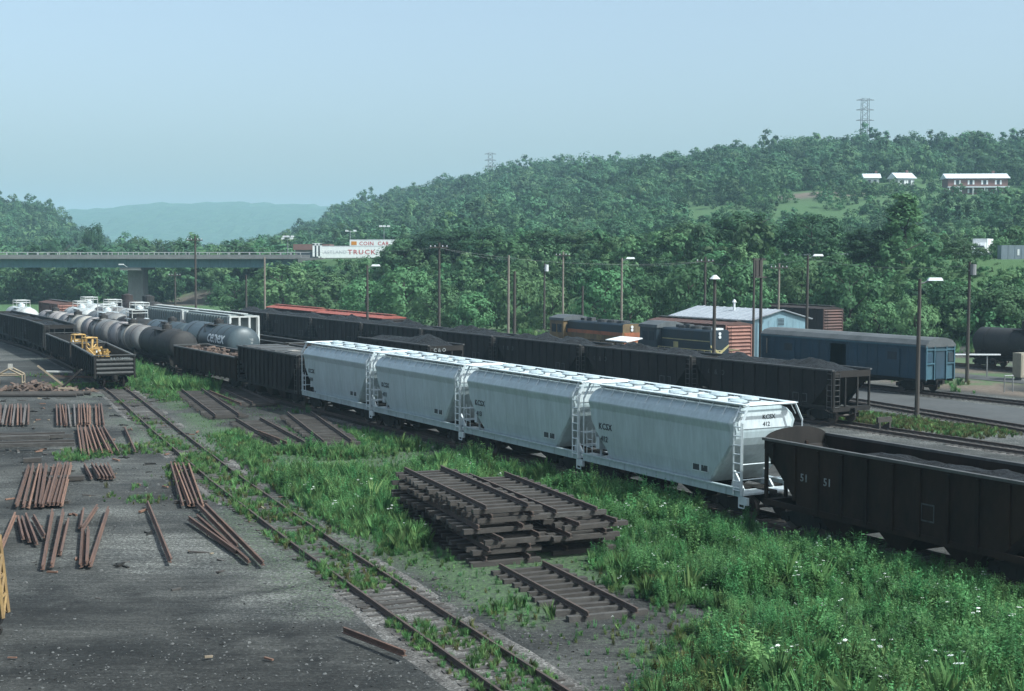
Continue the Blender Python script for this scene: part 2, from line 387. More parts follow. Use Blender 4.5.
def thing(name, label, cat, loc=(0, 0, 0), rotz=0.0, group=None):
    o = bpy.data.objects.new(name, None); ROOT.objects.link(o)
    o.empty_display_size = 0.5
    o.location = loc; o.rotation_euler = (0, 0, rotz)
    return tag(o, label, cat, group)
def copy_tree(o, parent=None):
    c = o.copy(); ROOT.objects.link(c)
    if parent is not None: c.parent = parent
    for ch in o.children: copy_tree(ch, c)
    return c
_font = {}
def wrap_lettering(text, size, mat, parent, x0, cz, rad, a0, xscale=1.0):
    """lettering painted round the flank (+y side) of a tank"""
    cu = bpy.data.curves.new('lettering', 'FONT'); cu.body = text; cu.size = size; cu.extrude = 0.006; cu.resolution_u = 2; cu.offset = 0.014 * size
    t = bpy.data.objects.new('lettering', cu); me = bpy.data.meshes.new_from_object(t); bpy.data.objects.remove(t)
    for v in me.vertices:
        a = a0 + v.co.y / rad; r_ = rad + .02 + v.co.z
        v.co = Vector((x0 - v.co.x * xscale, r_ * math.cos(a), cz + r_ * math.sin(a)))
    me.materials.clear(); me.materials.append(M[mat]); return put('lettering', me, parent)
def lettering(text, size, mat, parent, origin, xdir, ydir, name='lettering', spacing=1.0, xscale=1.0, align='LEFT'):
    key = (text, size, spacing, align)
    cu = bpy.data.curves.new('lettering', 'FONT'); cu.body = text; cu.size = size; cu.extrude = 0.008
    cu.space_character = spacing; cu.align_x = align; cu.resolution_u = 2; cu.offset = 0.012 * size
    t = bpy.data.objects.new('lettering', cu)
    me = bpy.data.meshes.new_from_object(t); bpy.data.objects.remove(t)
    me.materials.clear(); me.materials.append(M[mat])
    o = put(name, me, parent)
    X = Vector(xdir); Y = Vector(ydir); Z = X.cross(Y)
    mt = Matrix((X, Y, Z)).transposed().to_4x4() @ Matrix.Diagonal((xscale, 1, 1, 1))
    mt.translation = Vector(origin)
    o.matrix_local = mt
    return o

# ------------------------------------------------------------------ terrain
HILL = np.array([(-109,900,37),(-72,880,44),(-37,850,50),(16,800,57),(48,780,55),(73,750,54),(112,700,55),(150,660,59),(193,640,54),(223,620,52),(311,600,54),(389,560,56),(-47,600,20),(-5,560,24),(32,520,26),(65,490,28),(107,480,33),(161,500,31),(198,480,33),(269,430,36),(-4,420,13),(50,380,14),(98,360,14),(119,330,14),(155,280,14),(-48,320,10.2),(-25,315,10.2),(-2,290,10.2),(17,275,10.2),(35,262,10.2),(59,250,10.2),(82,240,10.4),(109,225,10.6),(139,200,11),(-51,345,10.2),(-27,345,10.2),(-3,320,10.2),(19,305,10.2),(39,292,10.2),(66,278,10.4),(92,268,10.8),(121,250,11),(-69,420,6),(-64,500,8),(-99,700,14),(-145,1200,10),(22,1100,20),(160,1000,25),(286,950,25),(435,900,28),(-295,820,38),(-269,810,33),(-246,790,30),(-232,780,9),(-366,850,52),(-485,850,60),(-202,560,9),(-261,560,14),(-297,520,18),(-162,450,3),(-228,400,4),(-516,1200,20),(-340,1100,6),(-127,500,3),(-154,700,4),(-255,1000,6),(-184,1000,8),(-386,1400,5),(-258,1400,6),(-75,380,3),(-119,800,12),(-123,900,24),(-159,900,5),(-197,900,5),(-204,800,4),(-203,700,5),(-254,900,5),(-303,1100,6),(-252,1150,6),(-171,1150,8),(-102,600,7),(-113,550,4),(-235,800,6),(-174,600,4),(-191,600,9),(-267,700,24),(-237,700,20),(-227,740,14)], float)
def _phi(r): return r
_n = len(HILL)
_A = np.zeros((_n + 3, _n + 3))
_D = np.hypot(HILL[:, None, 0] - HILL[None, :, 0], HILL[:, None, 1] - HILL[None, :, 1])
_A[:_n, :_n] = _phi(_D) - np.eye(_n) * 4.0
_A[:_n, _n] = 1; _A[_n, :_n] = 1
_A[:_n, _n + 1:] = HILL[:, :2] / 1000; _A[_n + 1:, :_n] = HILL[:, :2].T / 1000
_W = np.linalg.solve(_A, np.concatenate([HILL[:, 2], np.zeros(3)]))
FOOT = [(-900, 520), (-400, 440), (-150, 380), (-90, 345), (-68, 320), (-50, 285), (-20, 240), (-2, 215), (25, 188), (57, 165), (120, 140), (300, 110), (900, 60)]
def terrain(x, y):
    x = np.asarray(x, float); y = np.asarray(y, float)
    sh = x.shape; xf = x.ravel(); yf = y.ravel()
    z = np.zeros_like(xf)
    foot = lerp_table(FOOT, xf)
    k = yf > foot
    if k.any():
        X = xf[k]; Y = yf[k]
        out = np.zeros(len(X))
        for i in range(0, len(X), 20000):
            xs = X[i:i + 20000]; ys = Y[i:i + 20000]
            d = np.hypot(xs[:, None] - HILL[None, :, 0], ys[:, None] - HILL[None, :, 1])
            out[i:i + 20000] = _phi(d) @ _W[:_n] + _W[_n] + xs / 1000 * _W[_n + 1] + ys / 1000 * _W[_n + 2]
        far = np.hypot(X, np.maximum(Y - 500, 0))
        out = np.clip(out, 0, 95) * (1 - sstep(1100, 2000, far))
        ramp = np.clip((Y - foot[k]) / (26 + 14 * vnoise(X / 30, Y / 30, 3)), 0, 1)
        out = out * ramp + (fbm(X / 40, Y / 40, 5) - 0.5) * 3.0 * ramp * sstep(300, 420, Y)
        z[k] = np.maximum(out, 0)
    return z.reshape(sh)
def zt(x, y): return float(terrain(np.array([x]), np.array([y]))[0])

def graded(marks):
    out = []
    for a, b, st in marks:
        out += list(np.arange(a, b, st))
    out.append(marks[-1][1]); return np.array(out)
gx = graded([(-6000, -2000, 500), (-2000, -800, 100), (-800, -120, 20), (-120, -48, 4), (-48, 40, 0.55), (40, 120, 4), (120, 700, 20), (700, 2000, 100), (2000, 6000, 500)])
gy = graded([(-300, 0, 50), (0, 24, 6), (24, 112, 0.6), (112, 200, 2.5), (200, 420, 5), (420, 1000, 15), (1000, 2000, 60), (2000, 7000, 500)])
GXX, GYY = np.meshgrid(gx, gy)
GZZ = terrain(GXX, GYY)
UU = GXX * AX[0] + GYY * AX[1]; VV = GXX * NX[0] + GYY * NX[1]
NV = lerp_table(NEARV, UU)
nz1 = fbm(GXX / 7, GYY / 7, 21); nz2 = fbm(GXX / 2.2, GYY / 2.2, 33)
GZZ = GZZ + np.where((GZZ < 0.02) & (GYY < 130) & (GYY > 20) & (abs(GXX) < 60), (nz1 - 0.5) * 0.10 + (nz2 - 0.5) * 0.04, 0)
# turf: the strip of weeds between the near track and the standing cars, the hill side, the verge by the road
turf = sstep(1.0, 2.6, VV - NV) * (1 - sstep(32.6, 34.2, VV)) * (UU < 135) * (0.10 + 0.45 * sstep(0.38, 0.54, nz1))
turf = np.maximum(turf, sstep(0.52, 0.62, nz1) * sstep(-6, -1, VV - NV) * (VV - NV < 2) * 0.38)
turf = np.maximum(turf, sstep(63.2, 63.8, VV) * (1 - sstep(66.6, 67.2, VV)) * sstep(57, 61, UU) * (1 - sstep(73, 76, UU)))
turf = np.maximum(turf, 0.65 * sstep(86, 90, VV) * sstep(0.45, 0.6, nz1))
turf = np.maximum(turf, sstep(118, 128, VV - 0.1 * UU) * (1 - 0.8 * sstep(0.55, 0.62, nz1)))
turf = np.where(GYY > lerp_table(FOOT, GXX) - 4, 1.0, turf)
turf = np.where((UU > 200) | (GYY < 5), 0.9, turf)
grav = 0.15 + 0.75 * sstep(0.45, 0.68, nz1)
band = np.exp(-((VV - NV) / 2.2) ** 2)
grav = np.maximum(grav, band * (0.35 + 0.6 * nz2))
grav = np.where((VV > 62) & (VV < 69.5) & (UU < 75), np.maximum(grav, 0.9), grav)
grav = np.where((VV > 50) & (VV < 62), np.maximum(grav, 0.55), grav)
grav = grav * (1 - 0.6 * sstep(0.5, 0.6, fbm(GXX / 11, GYY / 5, 51)) * (GYY < 52))
earth = sstep(0.52, 0.66, fbm(GXX / 9, GYY / 9, 71)) * sstep(84, 88, VV) * 0.9
bank = np.exp(-(((GXX + 74) / 9) ** 2 + ((GYY - 322) / 16) ** 2))           # the bare slope by the bridge end
bank2 = np.exp(-(((GXX - 104) / 17) ** 2 + ((GYY - 478) / 11) ** 2))         # a cut bank half way up the hill
bank3 = np.exp(-(((GXX - 88) / 22) ** 2 + ((GYY - 232) / 6) ** 2))
turf = turf * (1 - np.clip(bank * 1.4 + bank2 * 1.3 + bank3, 0, 1)); earth = np.maximum(earth, np.clip(bank + bank2 * 1.2 + bank3, 0, 1))
# oil and tyre marks: curved wheel tracks where lorries turned on the yard floor
stain = np.zeros_like(GXX)
for cx_, cy_, rad_, a0_, a1_, w_ in ((-15.5, 33, 9.2, -.2, 1.5, .33), (-15.5, 33, 11.0, -.1, 1.45, .33), (-3.5, 52, 13.5, 3.5, 4.6, .36), (-3.5, 52, 11.7, 3.5, 4.55, .3), (-9, 28, 12.5, .7, 2.2, .3), (-9, 28, 14.3, .7, 2.3, .34), (-20, 60, 22, 4.9, 5.9, .35), (-20, 60, 20.1, 4.9, 5.9, .35)):
    rr_ = np.hypot(GXX - cx_, GYY - cy_); an_ = np.mod(np.arctan2(GYY - cy_, GXX - cx_), 2 * math.pi)
    an_ = np.where(an_ > math.pi * 1.9, an_ - 2 * math.pi, an_)
    stain = np.maximum(stain, np.exp(-((rr_ - rad_) / w_) ** 2) * sstep(a0_, a0_ + .3, an_) * (1 - sstep(a1_ - .3, a1_, an_)) * (.35 + .65 * sstep(.35, .6, nz2)))
stain = np.maximum(stain, .55 * sstep(.56, .70, fbm(GXX / 6, GYY / 3.2, 301)) * (VV - NV < 1) * (GYY < 125))
stain = np.maximum(stain, .8 * np.exp(-(((UU - 128) / 17) ** 2 + ((VV - NV + 4.5) / 2.6) ** 2)))  # broad dark patch on the ground left of the gondolas
nr, nc = GXX.shape
vs = np.stack([GXX.ravel(), GYY.ravel(), GZZ.ravel()], 1)
idx = np.arange(nr * nc).reshape(nr, nc)
fs = np.stack([idx[:-1, :-1].ravel(), idx[:-1, 1:].ravel(), idx[1:, 1:].ravel(), idx[1:, :-1].ravel()], 1)
me = bpy.data.meshes.new('ground')
me.from_pydata(vs.tolist(), [], fs.tolist())
ca = me.color_attributes.new('cover', 'FLOAT_COLOR', 'POINT')
ca.data.foreach_set('color', np.stack([np.clip(grav, 0, 1).ravel(), np.clip(turf, 0, 1).ravel(), np.clip(earth, 0, 1).ravel(), np.clip(stain, 0, 1).ravel()], 1).ravel().astype(np.float32))
me.polygons.foreach_set('use_smooth', [True] * len(me.polygons))
me.materials.append(M['ground'])
ground = put('ground', me); ground['kind'] = 'structure'

def ridge(name, x0, x1, yc, half, prof, seed, mat):
    """a far wooded ridge: a real long hill with a rough, tree-covered crest"""
    xs = np.linspace(x0, x1, 420); ys = np.linspace(yc - half, yc + half * 0.8, 60)
    X, Y = np.meshgrid(xs, ys)
    h = lerp_table(prof, X)
    t = np.clip(1 - np.abs(Y - yc) / np.where(Y < yc, half, half * 0.8), 0, 1)
    Z = h * (t * t * (3 - 2 * t)) + (fbm(X / 60, Y / 60, seed) - 0.5) * 16 * t + (vnoise(X / 14, Y / 14, seed + 3)) * 10 * np.sqrt(t) - 2
    i = np.arange(X.size).reshape(X.shape)
    f = np.stack([i[:-1, :-1].ravel(), i[:-1, 1:].ravel(), i[1:, 1:].ravel(), i[1:, :-1].ravel()], 1)
    m = bpy.data.meshes.new(name); m.from_pydata(np.stack([X.ravel(), Y.ravel(), Z.ravel()], 1).tolist(), [], f.tolist())
    m.materials.append(M[mat]); o = put(name, m); o['kind'] = 'structure'; return o
ridge('hills', -3400, 2900, 3400, 900, [(-3400, 80), (-2000, 104), (-1220, 112), (-1030, 118), (-820, 132), (-650, 138), (-540, 130), (-400, 126), (-130, 124), (540, 134), (2900, 120)], 11, 'leafC')

# ------------------------------------------------------------------ tracks
def polyline(f, u0, u1, step):
    n = max(1, int(round((u1 - u0) / step)))
    return [xy(u0 + (u1 - u0) * k / n, f(u0 + (u1 - u0) * k / n)) for k in range(n + 1)]
RAILPROF = [(-0.065, 0), (0.065, 0), (0.065, 0.02), (0.014, 0.035), (0.012, 0.115), (0.036, 0.125), (0.036, 0.16), (-0.036, 0.16), (-0.036, 0.125), (-0.012, 0.115), (-0.014, 0.035), (-0.065, 0.02)]
def rail_along(pts, off, z0, name, mat, parent):
    mb = MB(); n = len(RAILPROF); vs = []
    for i, p in enumerate(pts):
        a = pts[max(i - 1, 0)]; b = pts[min(i + 1, len(pts) - 1)]
        d = Vector((b[0] - a[0], b[1] - a[1], 0)).normalized(); nn = Vector((d.y, -d.x, 0))
        for (q, h) in RAILPROF:
            vs.append((p[0] + nn.x * (off + q), p[1] + nn.y * (off + q), z0 + h))
    f = []
    for i in range(len(pts) - 1):
        for k in range(n):
            a_, b_ = i * n + k, i * n + (k + 1) % n
            f.append((a_, b_, b_ + n, a_ + n))
    f += [tuple(range(n))[::-1], tuple(range(len(vs) - n, len(vs)))]
    mb.add(vs, f); return mb.build(name, mat, parent)
rnd = random.Random(7)
def tie_mesh(mat, seed):
    r = random.Random(seed); mb = MB()
    a = [r.uniform(-.02, .02) for _ in range(8)]
    xs = (-.115, .115); ys = (-1.28, -.6, .6, 1.28)
    vs = []
    for j, y in enumerate(ys):
        w = .115 + r.uniform(-.012, .012); t = .0 + r.uniform(-.012, .012)
        vs += [(-w, y + a[j], -.16), (w, y + a[j + 1], -.16), (w * .95, y + a[j], t), (-w * .95, y, t + r.uniform(-.01, .01))]
    fs = [(0, 1, 2, 3)[::-1], (12, 13, 14, 15)]
    for j in range(3):
        for k in range(4):
            fs.append((j * 4 + k, j * 4 + (k + 1) % 4, j * 4 + 4 + (k + 1) % 4, j * 4 + 4 + k))
    mb.add(vs, fs); return mb.mesh('tie', mat)
TIES = [tie_mesh('tie', k) for k in range(4)] + [tie_mesh('tiedark', k + 9) for k in range(4)]
def track(label, f, u0, u1, single_ties=False, railmat='railworn', ballast=True, step=4.0):
    t = thing('railway_track', label, 'track'); t['kind'] = 'structure'
    pts = polyline(f, u0, u1, step)
    for s in (-1, 1): rail_along(pts, s * 0.7525, 0.04, 'rail', railmat, t)
    if ballast:
        vs = []; fs = []
        for i, p in enumerate(pts):
            a = pts[max(i - 1, 0)]; b = pts[min(i + 1, len(pts) - 1)]
            d = Vector((b[0] - a[0], b[1] - a[1], 0)).normalized(); nn = Vector((d.y, -d.x, 0))
            for q, h in ((-2.1, -0.1), (-1.5, 0.01), (1.5, 0.01), (2.1, -0.1)):
                vs.append((p[0] + nn.x * q, p[1] + nn.y * q, h + rnd.uniform(-.015, .01)))
        for i in range(len(pts) - 1):
            for k in range(3): fs.append((i * 4 + k, i * 4 + k + 1, i * 4 + k + 5, i * 4 + k + 4))
        MB().add(vs, [q[::-1] for q in fs]).build('ballast', 'ballast', t)
    n = int((u1 - u0) / 0.56)
    if single_ties:
        for k in range(n):
            u = u0 + (k + .5) * 0.56; p = xy(u, f(u)); q = xy(u + 1, f(u + 1))
            o = put('tie', TIES[rnd.choice((0, 1, 2, 3, 4, 5))], t, (p[0], p[1], 0.045 + rnd.uniform(-.035, .012)), math.atan2(q[1] - p[1], q[0] - p[0]) + rnd.uniform(-.03, .03))
    else:
        mb = MB()
        for k in range(n):
            u = u0 + (k + .5) * 0.56; p = xy(u, f(u)); q = xy(u + 1, f(u + 1)); a = math.atan2(q[1] - p[1], q[0] - p[0])
            mb.box((p[0], p[1], -0.03), (.23, 2.56, .15), Matrix.Rotation(a, 3, 'Z'))
        o = mb.build('tie_row', 'tiedark', t); o['kind'] = 'stuff'
    return t
track('rusty near track with grey ties, weeds between its rails', near_v, 24, 112, True)
track('track under the yellow-loaded gondolas and black hoppers', near_v, 112.3, 215)
track('track under the four pale covered hoppers', lambda u: T_MAIN, 14, 215)
track('track under the blue grey lettered tank car', lambda u: T_ONE, 100, 215)
track('track under the grey covered hoppers with white ends', lambda u: T_TWO, 96, 215)
track('track under the short coal hopper behind the pale cars', lambda u: T_THREE, 30, 215)
track('empty ballasted track before the long row of coal hoppers', lambda u: T_FOUR, 20, 215)
track('track under the long row of black coal hoppers', lambda u: T_FIVE, 20, 215)
track('track under the two locomotives, curving beside the asphalt road', loco_v, 36, 215)
track('track under the blue baggage car', lambda u: T_EIGHT, 40, 200)
track('overgrown track under the black tank car', lambda u: 105.0, 60, 200)
track('overgrown track under the far brown boxcar', lambda u: 116.0, 90, 200)

# asphalt road through the yard
def strip(name, f0, f1, u0, u1, z, mat, step=3.0):
    a = polyline(f0, u0, u1, step); b = polyline(f1, u0, u1, step)
    vs = []; fs = []
    for p, q in zip(a, b):
        for k in range(5):
            t = k / 4; vs.append((p[0] * (1 - t) + q[0] * t, p[1] * (1 - t) + q[1] * t, z + 0.06 * math.sin(math.pi * t)))
    for i in range(len(a) - 1):
        for k in range(4): fs.append((i * 5 + k, i * 5 + k + 1, i * 5 + k + 6, i * 5 + k + 5)[::-1])
    o = MB().add(vs, fs).build(name, mat); o['kind'] = 'structure'; return o
strip('road', lambda u: loco_v(u) + 1.6, lambda u: 78.6, 38, 96, 0.05, 'asphalt')
strip('road', lambda u: 94.0 - 0.03 * (u - 90), lambda u: 97.6 - 0.03 * (u - 90), 50, 150, 0.05, 'asphalt')
# highway along the hill foot, level with the bridge deck
HW = [(-47, 318), (-25, 318), (-2, 298), (17, 284), (35, 272), (59, 260), (82, 251), (109, 236), (139, 212), (200, 180)]
vs = []; fs = []
hp = []
for (a, b) in zip(HW[:-1], HW[1:]):
    for k in range(6): t = k / 6; hp.append((a[0] * (1 - t) + b[0] * t, a[1] * (1 - t) + b[1] * t))
for i, p in enumerate(hp):
    a = hp[max(i - 2, 0)]; b = hp[min(i + 2, len(hp) - 1)]
    d = Vector((b[0] - a[0], b[1] - a[1], 0)).normalized(); nn = Vector((-d.y, d.x, 0))
    z = 10.32
    for q, dz in ((-7.0, -1.6), (-5, 0), (5, 0), (7.0, -1.6)): vs.append((p[0] + nn.x * q, p[1] + nn.y * q, z + dz))
for i in range(len(hp) - 1):
    for k in range(3): fs.append((i * 4 + k, i * 4 + k + 1, i * 4 + k + 5, i * 4 + k + 4)[::-1])
o = MB().add(vs, fs).build('highway_road', 'asphalt'); o['kind'] = 'structure'
gr = thing('guardrail', 'silver guardrail along the hillside highway behind the trees', 'guardrail', (0, 0, 0))
mb = MB()
edge = []
for i, p in enumerate(hp):
    a = hp[max(i - 2, 0)]; b = hp[min(i + 2, len(hp) - 1)]
    d = Vector((b[0] - a[0], b[1] - a[1], 0)).normalized(); nn = Vector((-d.y, d.x, 0))
    edge.append((p[0] - nn.x * 5.1, p[1] - nn.y * 5.1, 10.32))
for a, b in zip(edge[12:-1], edge[13:]):
    d = Vector((b[0] - a[0], b[1] - a[1], 0)); ang = math.atan2(d.y, d.x)
    mb.box(((a[0] + b[0]) / 2, (a[1] + b[1]) / 2, 10.97), (d.length + .05, .08, .34), Matrix.Rotation(ang, 3, 'Z'))
mb.build('rail_beam', 'aluminium', gr)
for k, a in enumerate(edge[12:]):
    if k % 2 == 0: MB().box((a[0] + .02, a[1] + .12, 10.52), (.14, .14, 1.0)).build('post', 'aluminium', gr)
def rebase(root, loc):
    root.location = loc
    for c in root.children: c.location = Vector(c.location) - Vector(loc)
rebase(gr, edge[12])

# ------------------------------------------------------------------ rolling stock
# car frame: +x runs away along the track, +y is the side that faces the viewpoint, z = 0 at rail top
def car_root(name, label, cat, u, vfun, L, group=None):
    v0 = vfun(u) if callable(vfun) else vfun
    rot = CARROT
    if callable(vfun):
        a = xy(u - L * .35, vfun(u - L * .35)); b = xy(u + L * .35, vfun(u + L * .35))
        rot = math.atan2(b[1] - a[1], b[0] - a[0])
    p = xy(u, v0)
    return thing(name, label, cat, (p[0], p[1], RAILTOP), rot, group)
def _truck_meshes():
    mb = MB()
    prof = [(-1.25, .33), (-1.1, .33), (-.85, .40), (-.4, .20), (.4, .20), (.85, .40), (1.1, .33), (1.25, .33), (1.25, .62), (.9, .66), (.45, .80), (-.45, .80), (-.9, .66), (-1.25, .62)]
    for s in (-1, 1):
        y = 1.0 * s
        mb.prism(prof, 'y', y - .07, y + .07)
        for k in (-.16, .16): mb.cyl((k, y, .28), (k, y, .6), .1, n=6)
        for k in (-.88, .88): mb.cyl((k, y + s * .07, .42), (k, y + s * .14, .42), .13, n=8)
    mb.box((0, 0, .62), (.4, 2.0, .24))
    t = mb.mesh('truck', 'dark')
    w = MB()
    w.cyl((0, -.95, .42), (0, .95, .42), .07, n=6)
    for s in (-1, 1):
        w.cyl((0, s * .70, .42), (0, s * .83, .42), .42, n=14); w.cyl((0, s * .67, .42), (0, s * .70, .42), .455, n=14)
    return t, w.mesh('wheelset', 'wheel')
TRUCK, WHEELS = _truck_meshes()
def trucks(root, xs, scale=1.0):
    for x in xs:
        t = put('truck', TRUCK, root, (x, 0, 0))
        for d in (-.88, .88): put('wheelset', WHEELS, t, (d, 0, 0))
def couplers(root, L, z=.86):
    for s in (-1, 1):
        MB().span(min(s * (L / 2 - .1), s * (L / 2 + .35)), max(s * (L / 2 - .1), s * (L / 2 + .35)), -.09, .09, z - .1, z + .1).box((s * (L / 2 + .33), 0, z), (.22, .24, .3)).build('coupler', 'dark', root)
def ladder(mb, p0, p1, across, n, w=.04):
    """two stiles from p0 to p1 and p0+across to p1+across, n rungs"""
    p0 = Vector(p0); p1 = Vector(p1); ac = Vector(across)
    mb.bar(p0, p1, w); mb.bar(p0 + ac, p1 + ac, w)
    for k in range(n):
        q = p0.lerp(p1, (k + .5) / n); mb.bar(q, q + ac, w * .8)

# ---- pale covered hoppers with rounded sides
def covered_hopper():
    root = thing('covered_hopper', '', 'covered hopper')
    rings = [(1.22, 3.55, 1.36), (1.5, 3.85, 1.43), (1.9, 4.25, 1.49), (2.4, 4.75, 1.53), (2.85, 5.10, 1.55), (3.15, 5.25, 1.56), (3.40, 5.30, 1.57), (3.44, 5.30, 1.575), (3.72, 5.30, 1.665), (3.78, 5.30, 1.665), (4.02, 5.30, 1.52), (4.24, 5.28, 1.28), (4.37, 5.24, 0.98), (4.42, 5.2, .6)]
    mb = MB(); vs = []; fs = []
    for z, xe, y in rings:
        c = .16 if z > 3.1 else .08
        for sx, sy, k in ((1, 1, 0), (1, 1, 1), (-1, 1, 1), (-1, 1, 0), (-1, -1, 0), (-1, -1, 1), (1, -1, 1), (1, -1, 0)):
            vs.append((sx * (xe - (c if k else 0)), sy * (y - (0 if k else c)), z))
    for i in range(len(rings) - 1):
        for k in range(8): fs.append((i * 8 + k, i * 8 + 8 + k, i * 8 + 8 + (k + 1) % 8, i * 8 + (k + 1) % 8))
    fs += [tuple(range(8)), tuple(range(len(vs) - 8, len(vs)))[::-1]]
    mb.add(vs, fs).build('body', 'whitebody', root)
    for sd_ in (-1, 1):
        for x in (-3.3, -1.1, 1.1, 3.3):
            mb = MB(); pts = [(z, y) for z, xe, y in rings if xe > abs(x) + .1 and z < 3.8]
            for (za, ya), (zb, yb) in zip(pts[:-1], pts[1:]): mb.bar((x, sd_ * (ya + .004), za), (x, sd_ * (yb + .004), zb), .022)
            mb.build('weld_seam', 'whitebody', root)
    # bright roof sheet with its seams
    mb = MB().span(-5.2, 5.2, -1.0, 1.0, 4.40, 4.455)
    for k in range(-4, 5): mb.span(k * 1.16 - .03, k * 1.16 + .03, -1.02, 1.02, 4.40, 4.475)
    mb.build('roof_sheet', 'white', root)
    for k in range(5):
        for s, o in ((1, 0), (-1, .55)):
            x = -4.25 + k * 2.05 + o
            h = MB(); h.cyl((x, s * .52, 4.44), (x, s * .52, 4.54), .40, .38, n=14); h.cyl((x, s * .52, 4.54), (x, s * .52, 4.60), .35, .22, n=14)
            h.box((x + .47, s * .52, 4.53), (.14, .16, .12))
            hh = h.build('hatch', 'whitebody', root)
            MB().cyl((x, s * .52, 4.462), (x, s * .52, 4.485), .47, n=14).build('gasket', 'stencil', hh)
    # running boards down both edges of the roof
    for s in (-1, 1):
        mb = MB(); mb.span(-5.75, 5.75, s * 1.17 - .16, s * 1.17 + .16, 4.50, 4.53)
        for k in range(13):
            x = -5.4 + k * .9; mb.bar((x, s * 1.2, 4.50), (x, s * 1.5, 4.02), .035)
        mb.build('running_board', 'white', root)
    # side sills, centre sill, bolsters
    for s in (-1, 1):
        mb = MB().span(-5.8, 5.8, min(s * 1.40, s * 1.52), max(s * 1.40, s * 1.52), .92, 1.26)
        mb.span(-5.8, 5.8, min(s * 1.42, s * 1.60), max(s * 1.42, s * 1.60), 1.22, 1.27)
        for k in range(9): x = -4.8 + 1.2 * k; mb.span(x - .03, x + .03, min(s * 1.5, s * 1.545), max(s * 1.5, s * 1.545), .93, 1.22)
        mb.build('side_sill', 'whitebody', root)
    mb = MB().span(-5.9, 5.9, -.18, .18, .62, 1.1)
    for x in (-4.55, 4.55): mb.span(x - .22, x + .22, -1.4, 1.4, .78, 1.1)
    mb.build('underframe', 'dark', root)
    for x in (-1.75, 1.75):
        mb = MB(); b = [(x - 1.7, -1.2, 1.3), (x + 1.7, -1.2, 1.3), (x + 1.7, 1.2, 1.3), (x - 1.7, 1.2, 1.3), (x - .4, -.5, .32), (x + .4, -.5, .32), (x + .4, .5, .32), (x - .4, .5, .32)]
        mb.add(b, [(0, 1, 2, 3), (7, 6, 5, 4), (0, 4, 5, 1), (1, 5, 6, 2), (2, 6, 7, 3), (3, 7, 4, 0)])
        mb.span(x - .45, x + .45, -.6, .6, .22, .34); mb.build('discharge_bay', 'dark', root)
    # end platforms, end sheets' stiffeners, corner posts
    for s in (-1, 1):
        mb = MB().span(min(s * 5.0, s * 5.85), max(s * 5.0, s * 5.85), -1.5, 1.5, .98, 1.06)
        mb.build('end_platform', 'white', root)
        mb = MB()
        for y in (-.75, .75):   # the pale plate braces under the end slope
            mb.prism([(s * 5.0, 1.06), (s * 4.2, 1.06), (s * 4.4, 1.75)], 'y', y - .04, y + .04)
        for y in (-1.5, 1.5):
            mb.bar((s * 5.8, y, 1.0), (s * 5.8, y, 3.8), .06); mb.bar((s * 5.8, y, 3.8), (s * 5.75, y * .78, 4.5), .08)
        mb.bar((s * 5.75, -1.17, 4.5), (s * 5.75, 1.17, 4.5), .09); mb.bar((s * 5.5, -1.17, 4.5), (s * 5.5, 1.17, 4.5), .06)
        mb.bar((s * 5.8, -1.5, 2.2), (s * 5.8, 1.5, 2.2), .045); mb.bar((s * 5.8, -1.5, 1.6), (s * 5.8, 1.5, 1.6), .045)
        mb.build('end_frame', 'white', root)
        # upper end panel, whiter than the body: its sunlit tone is painted in
        mb = MB().prism([(-1.32, 3.52), (1.32, 3.52), (1.36, 3.78), (1.15, 4.16), (-1.15, 4.16), (-1.36, 3.78)], 'x', min(s * 5.30, s * 5.335), max(s * 5.30, s * 5.335))
        mb.build('end_panel', 'white', root)
    for s in (-1, 1):          # side ladders
        mb = MB(); x0 = -5.84 if s > 0 else 5.38
        ladder(mb, (x0, s * 1.60, 1.0), (x0, s * 1.60, 3.85), (.46, 0, 0), 8, .06)
        for dx in (0, .46): mb.bar((x0 + dx, s * 1.60, 3.85), (x0 + dx, s * 1.25, 4.52), .06)
        mb.bar((x0, s * 1.4, 4.22), (x0 + .46, s * 1.4, 4.22), .05)
        mb.build('ladder', 'white', root)
        mb = MB(); x1 = 5.45 if s > 0 else -5.0
        ladder(mb, (x1 - .5, s * 1.58, 1.1), (x1 - .5, s * 1.58, 2.5), (.45, 0, 0), 4, .035)
        mb.build('grab_irons', 'white', root)
    # brake stand on the far end platform
    mb = MB(); mb.cyl((5.55, .7, 1.06), (5.55, .7, 2.35), .05, n=6); mb.cyl((5.62, .7, 2.1), (5.66, .7, 2.1), .28, n=12); mb.box((5.4, .75, 1.75), (.3, .5, .55)); mb.cyl((5.3, -.4, 1.3), (5.3, .4, 1.3), .17, n=10)
    mb.build('brake_stand', 'white', root)
    MB().box((-5.86, 1.45, .78), (.5, .12, .3)).bar((-5.95, 1.5, .5), (-5.6, 1.5, .5), .05).bar((-5.95, 1.5, .5), (-5.95, 1.5, .95), .05).bar((-5.6, 1.5, .5), (-5.6, 1.5, .95), .05).build('stirrup_step', 'white', root)
    for k in (0, 1):
        x = -3.35 + k * .56
        o = MB().span(x - .22, x + .22, 1.463, 1.485, 1.62, 2.06).build('stencil_panel', 'stencil', root)
        mb = MB(); a = .235
        for d in (-1, 1):
            mb.span(x - a, x + a, 1.46, 1.49, 1.84 + d * .235 - .015, 1.84 + d * .235 + .015); mb.span(x + d * a - .015, x + d * a + .015, 1.46, 1.49, 1.61, 2.07)
        mb.build('border', 'white', o)
    trucks(root, (-4.55, 4.55)); couplers(root, 11.7)
    return root
ch = covered_hopper()
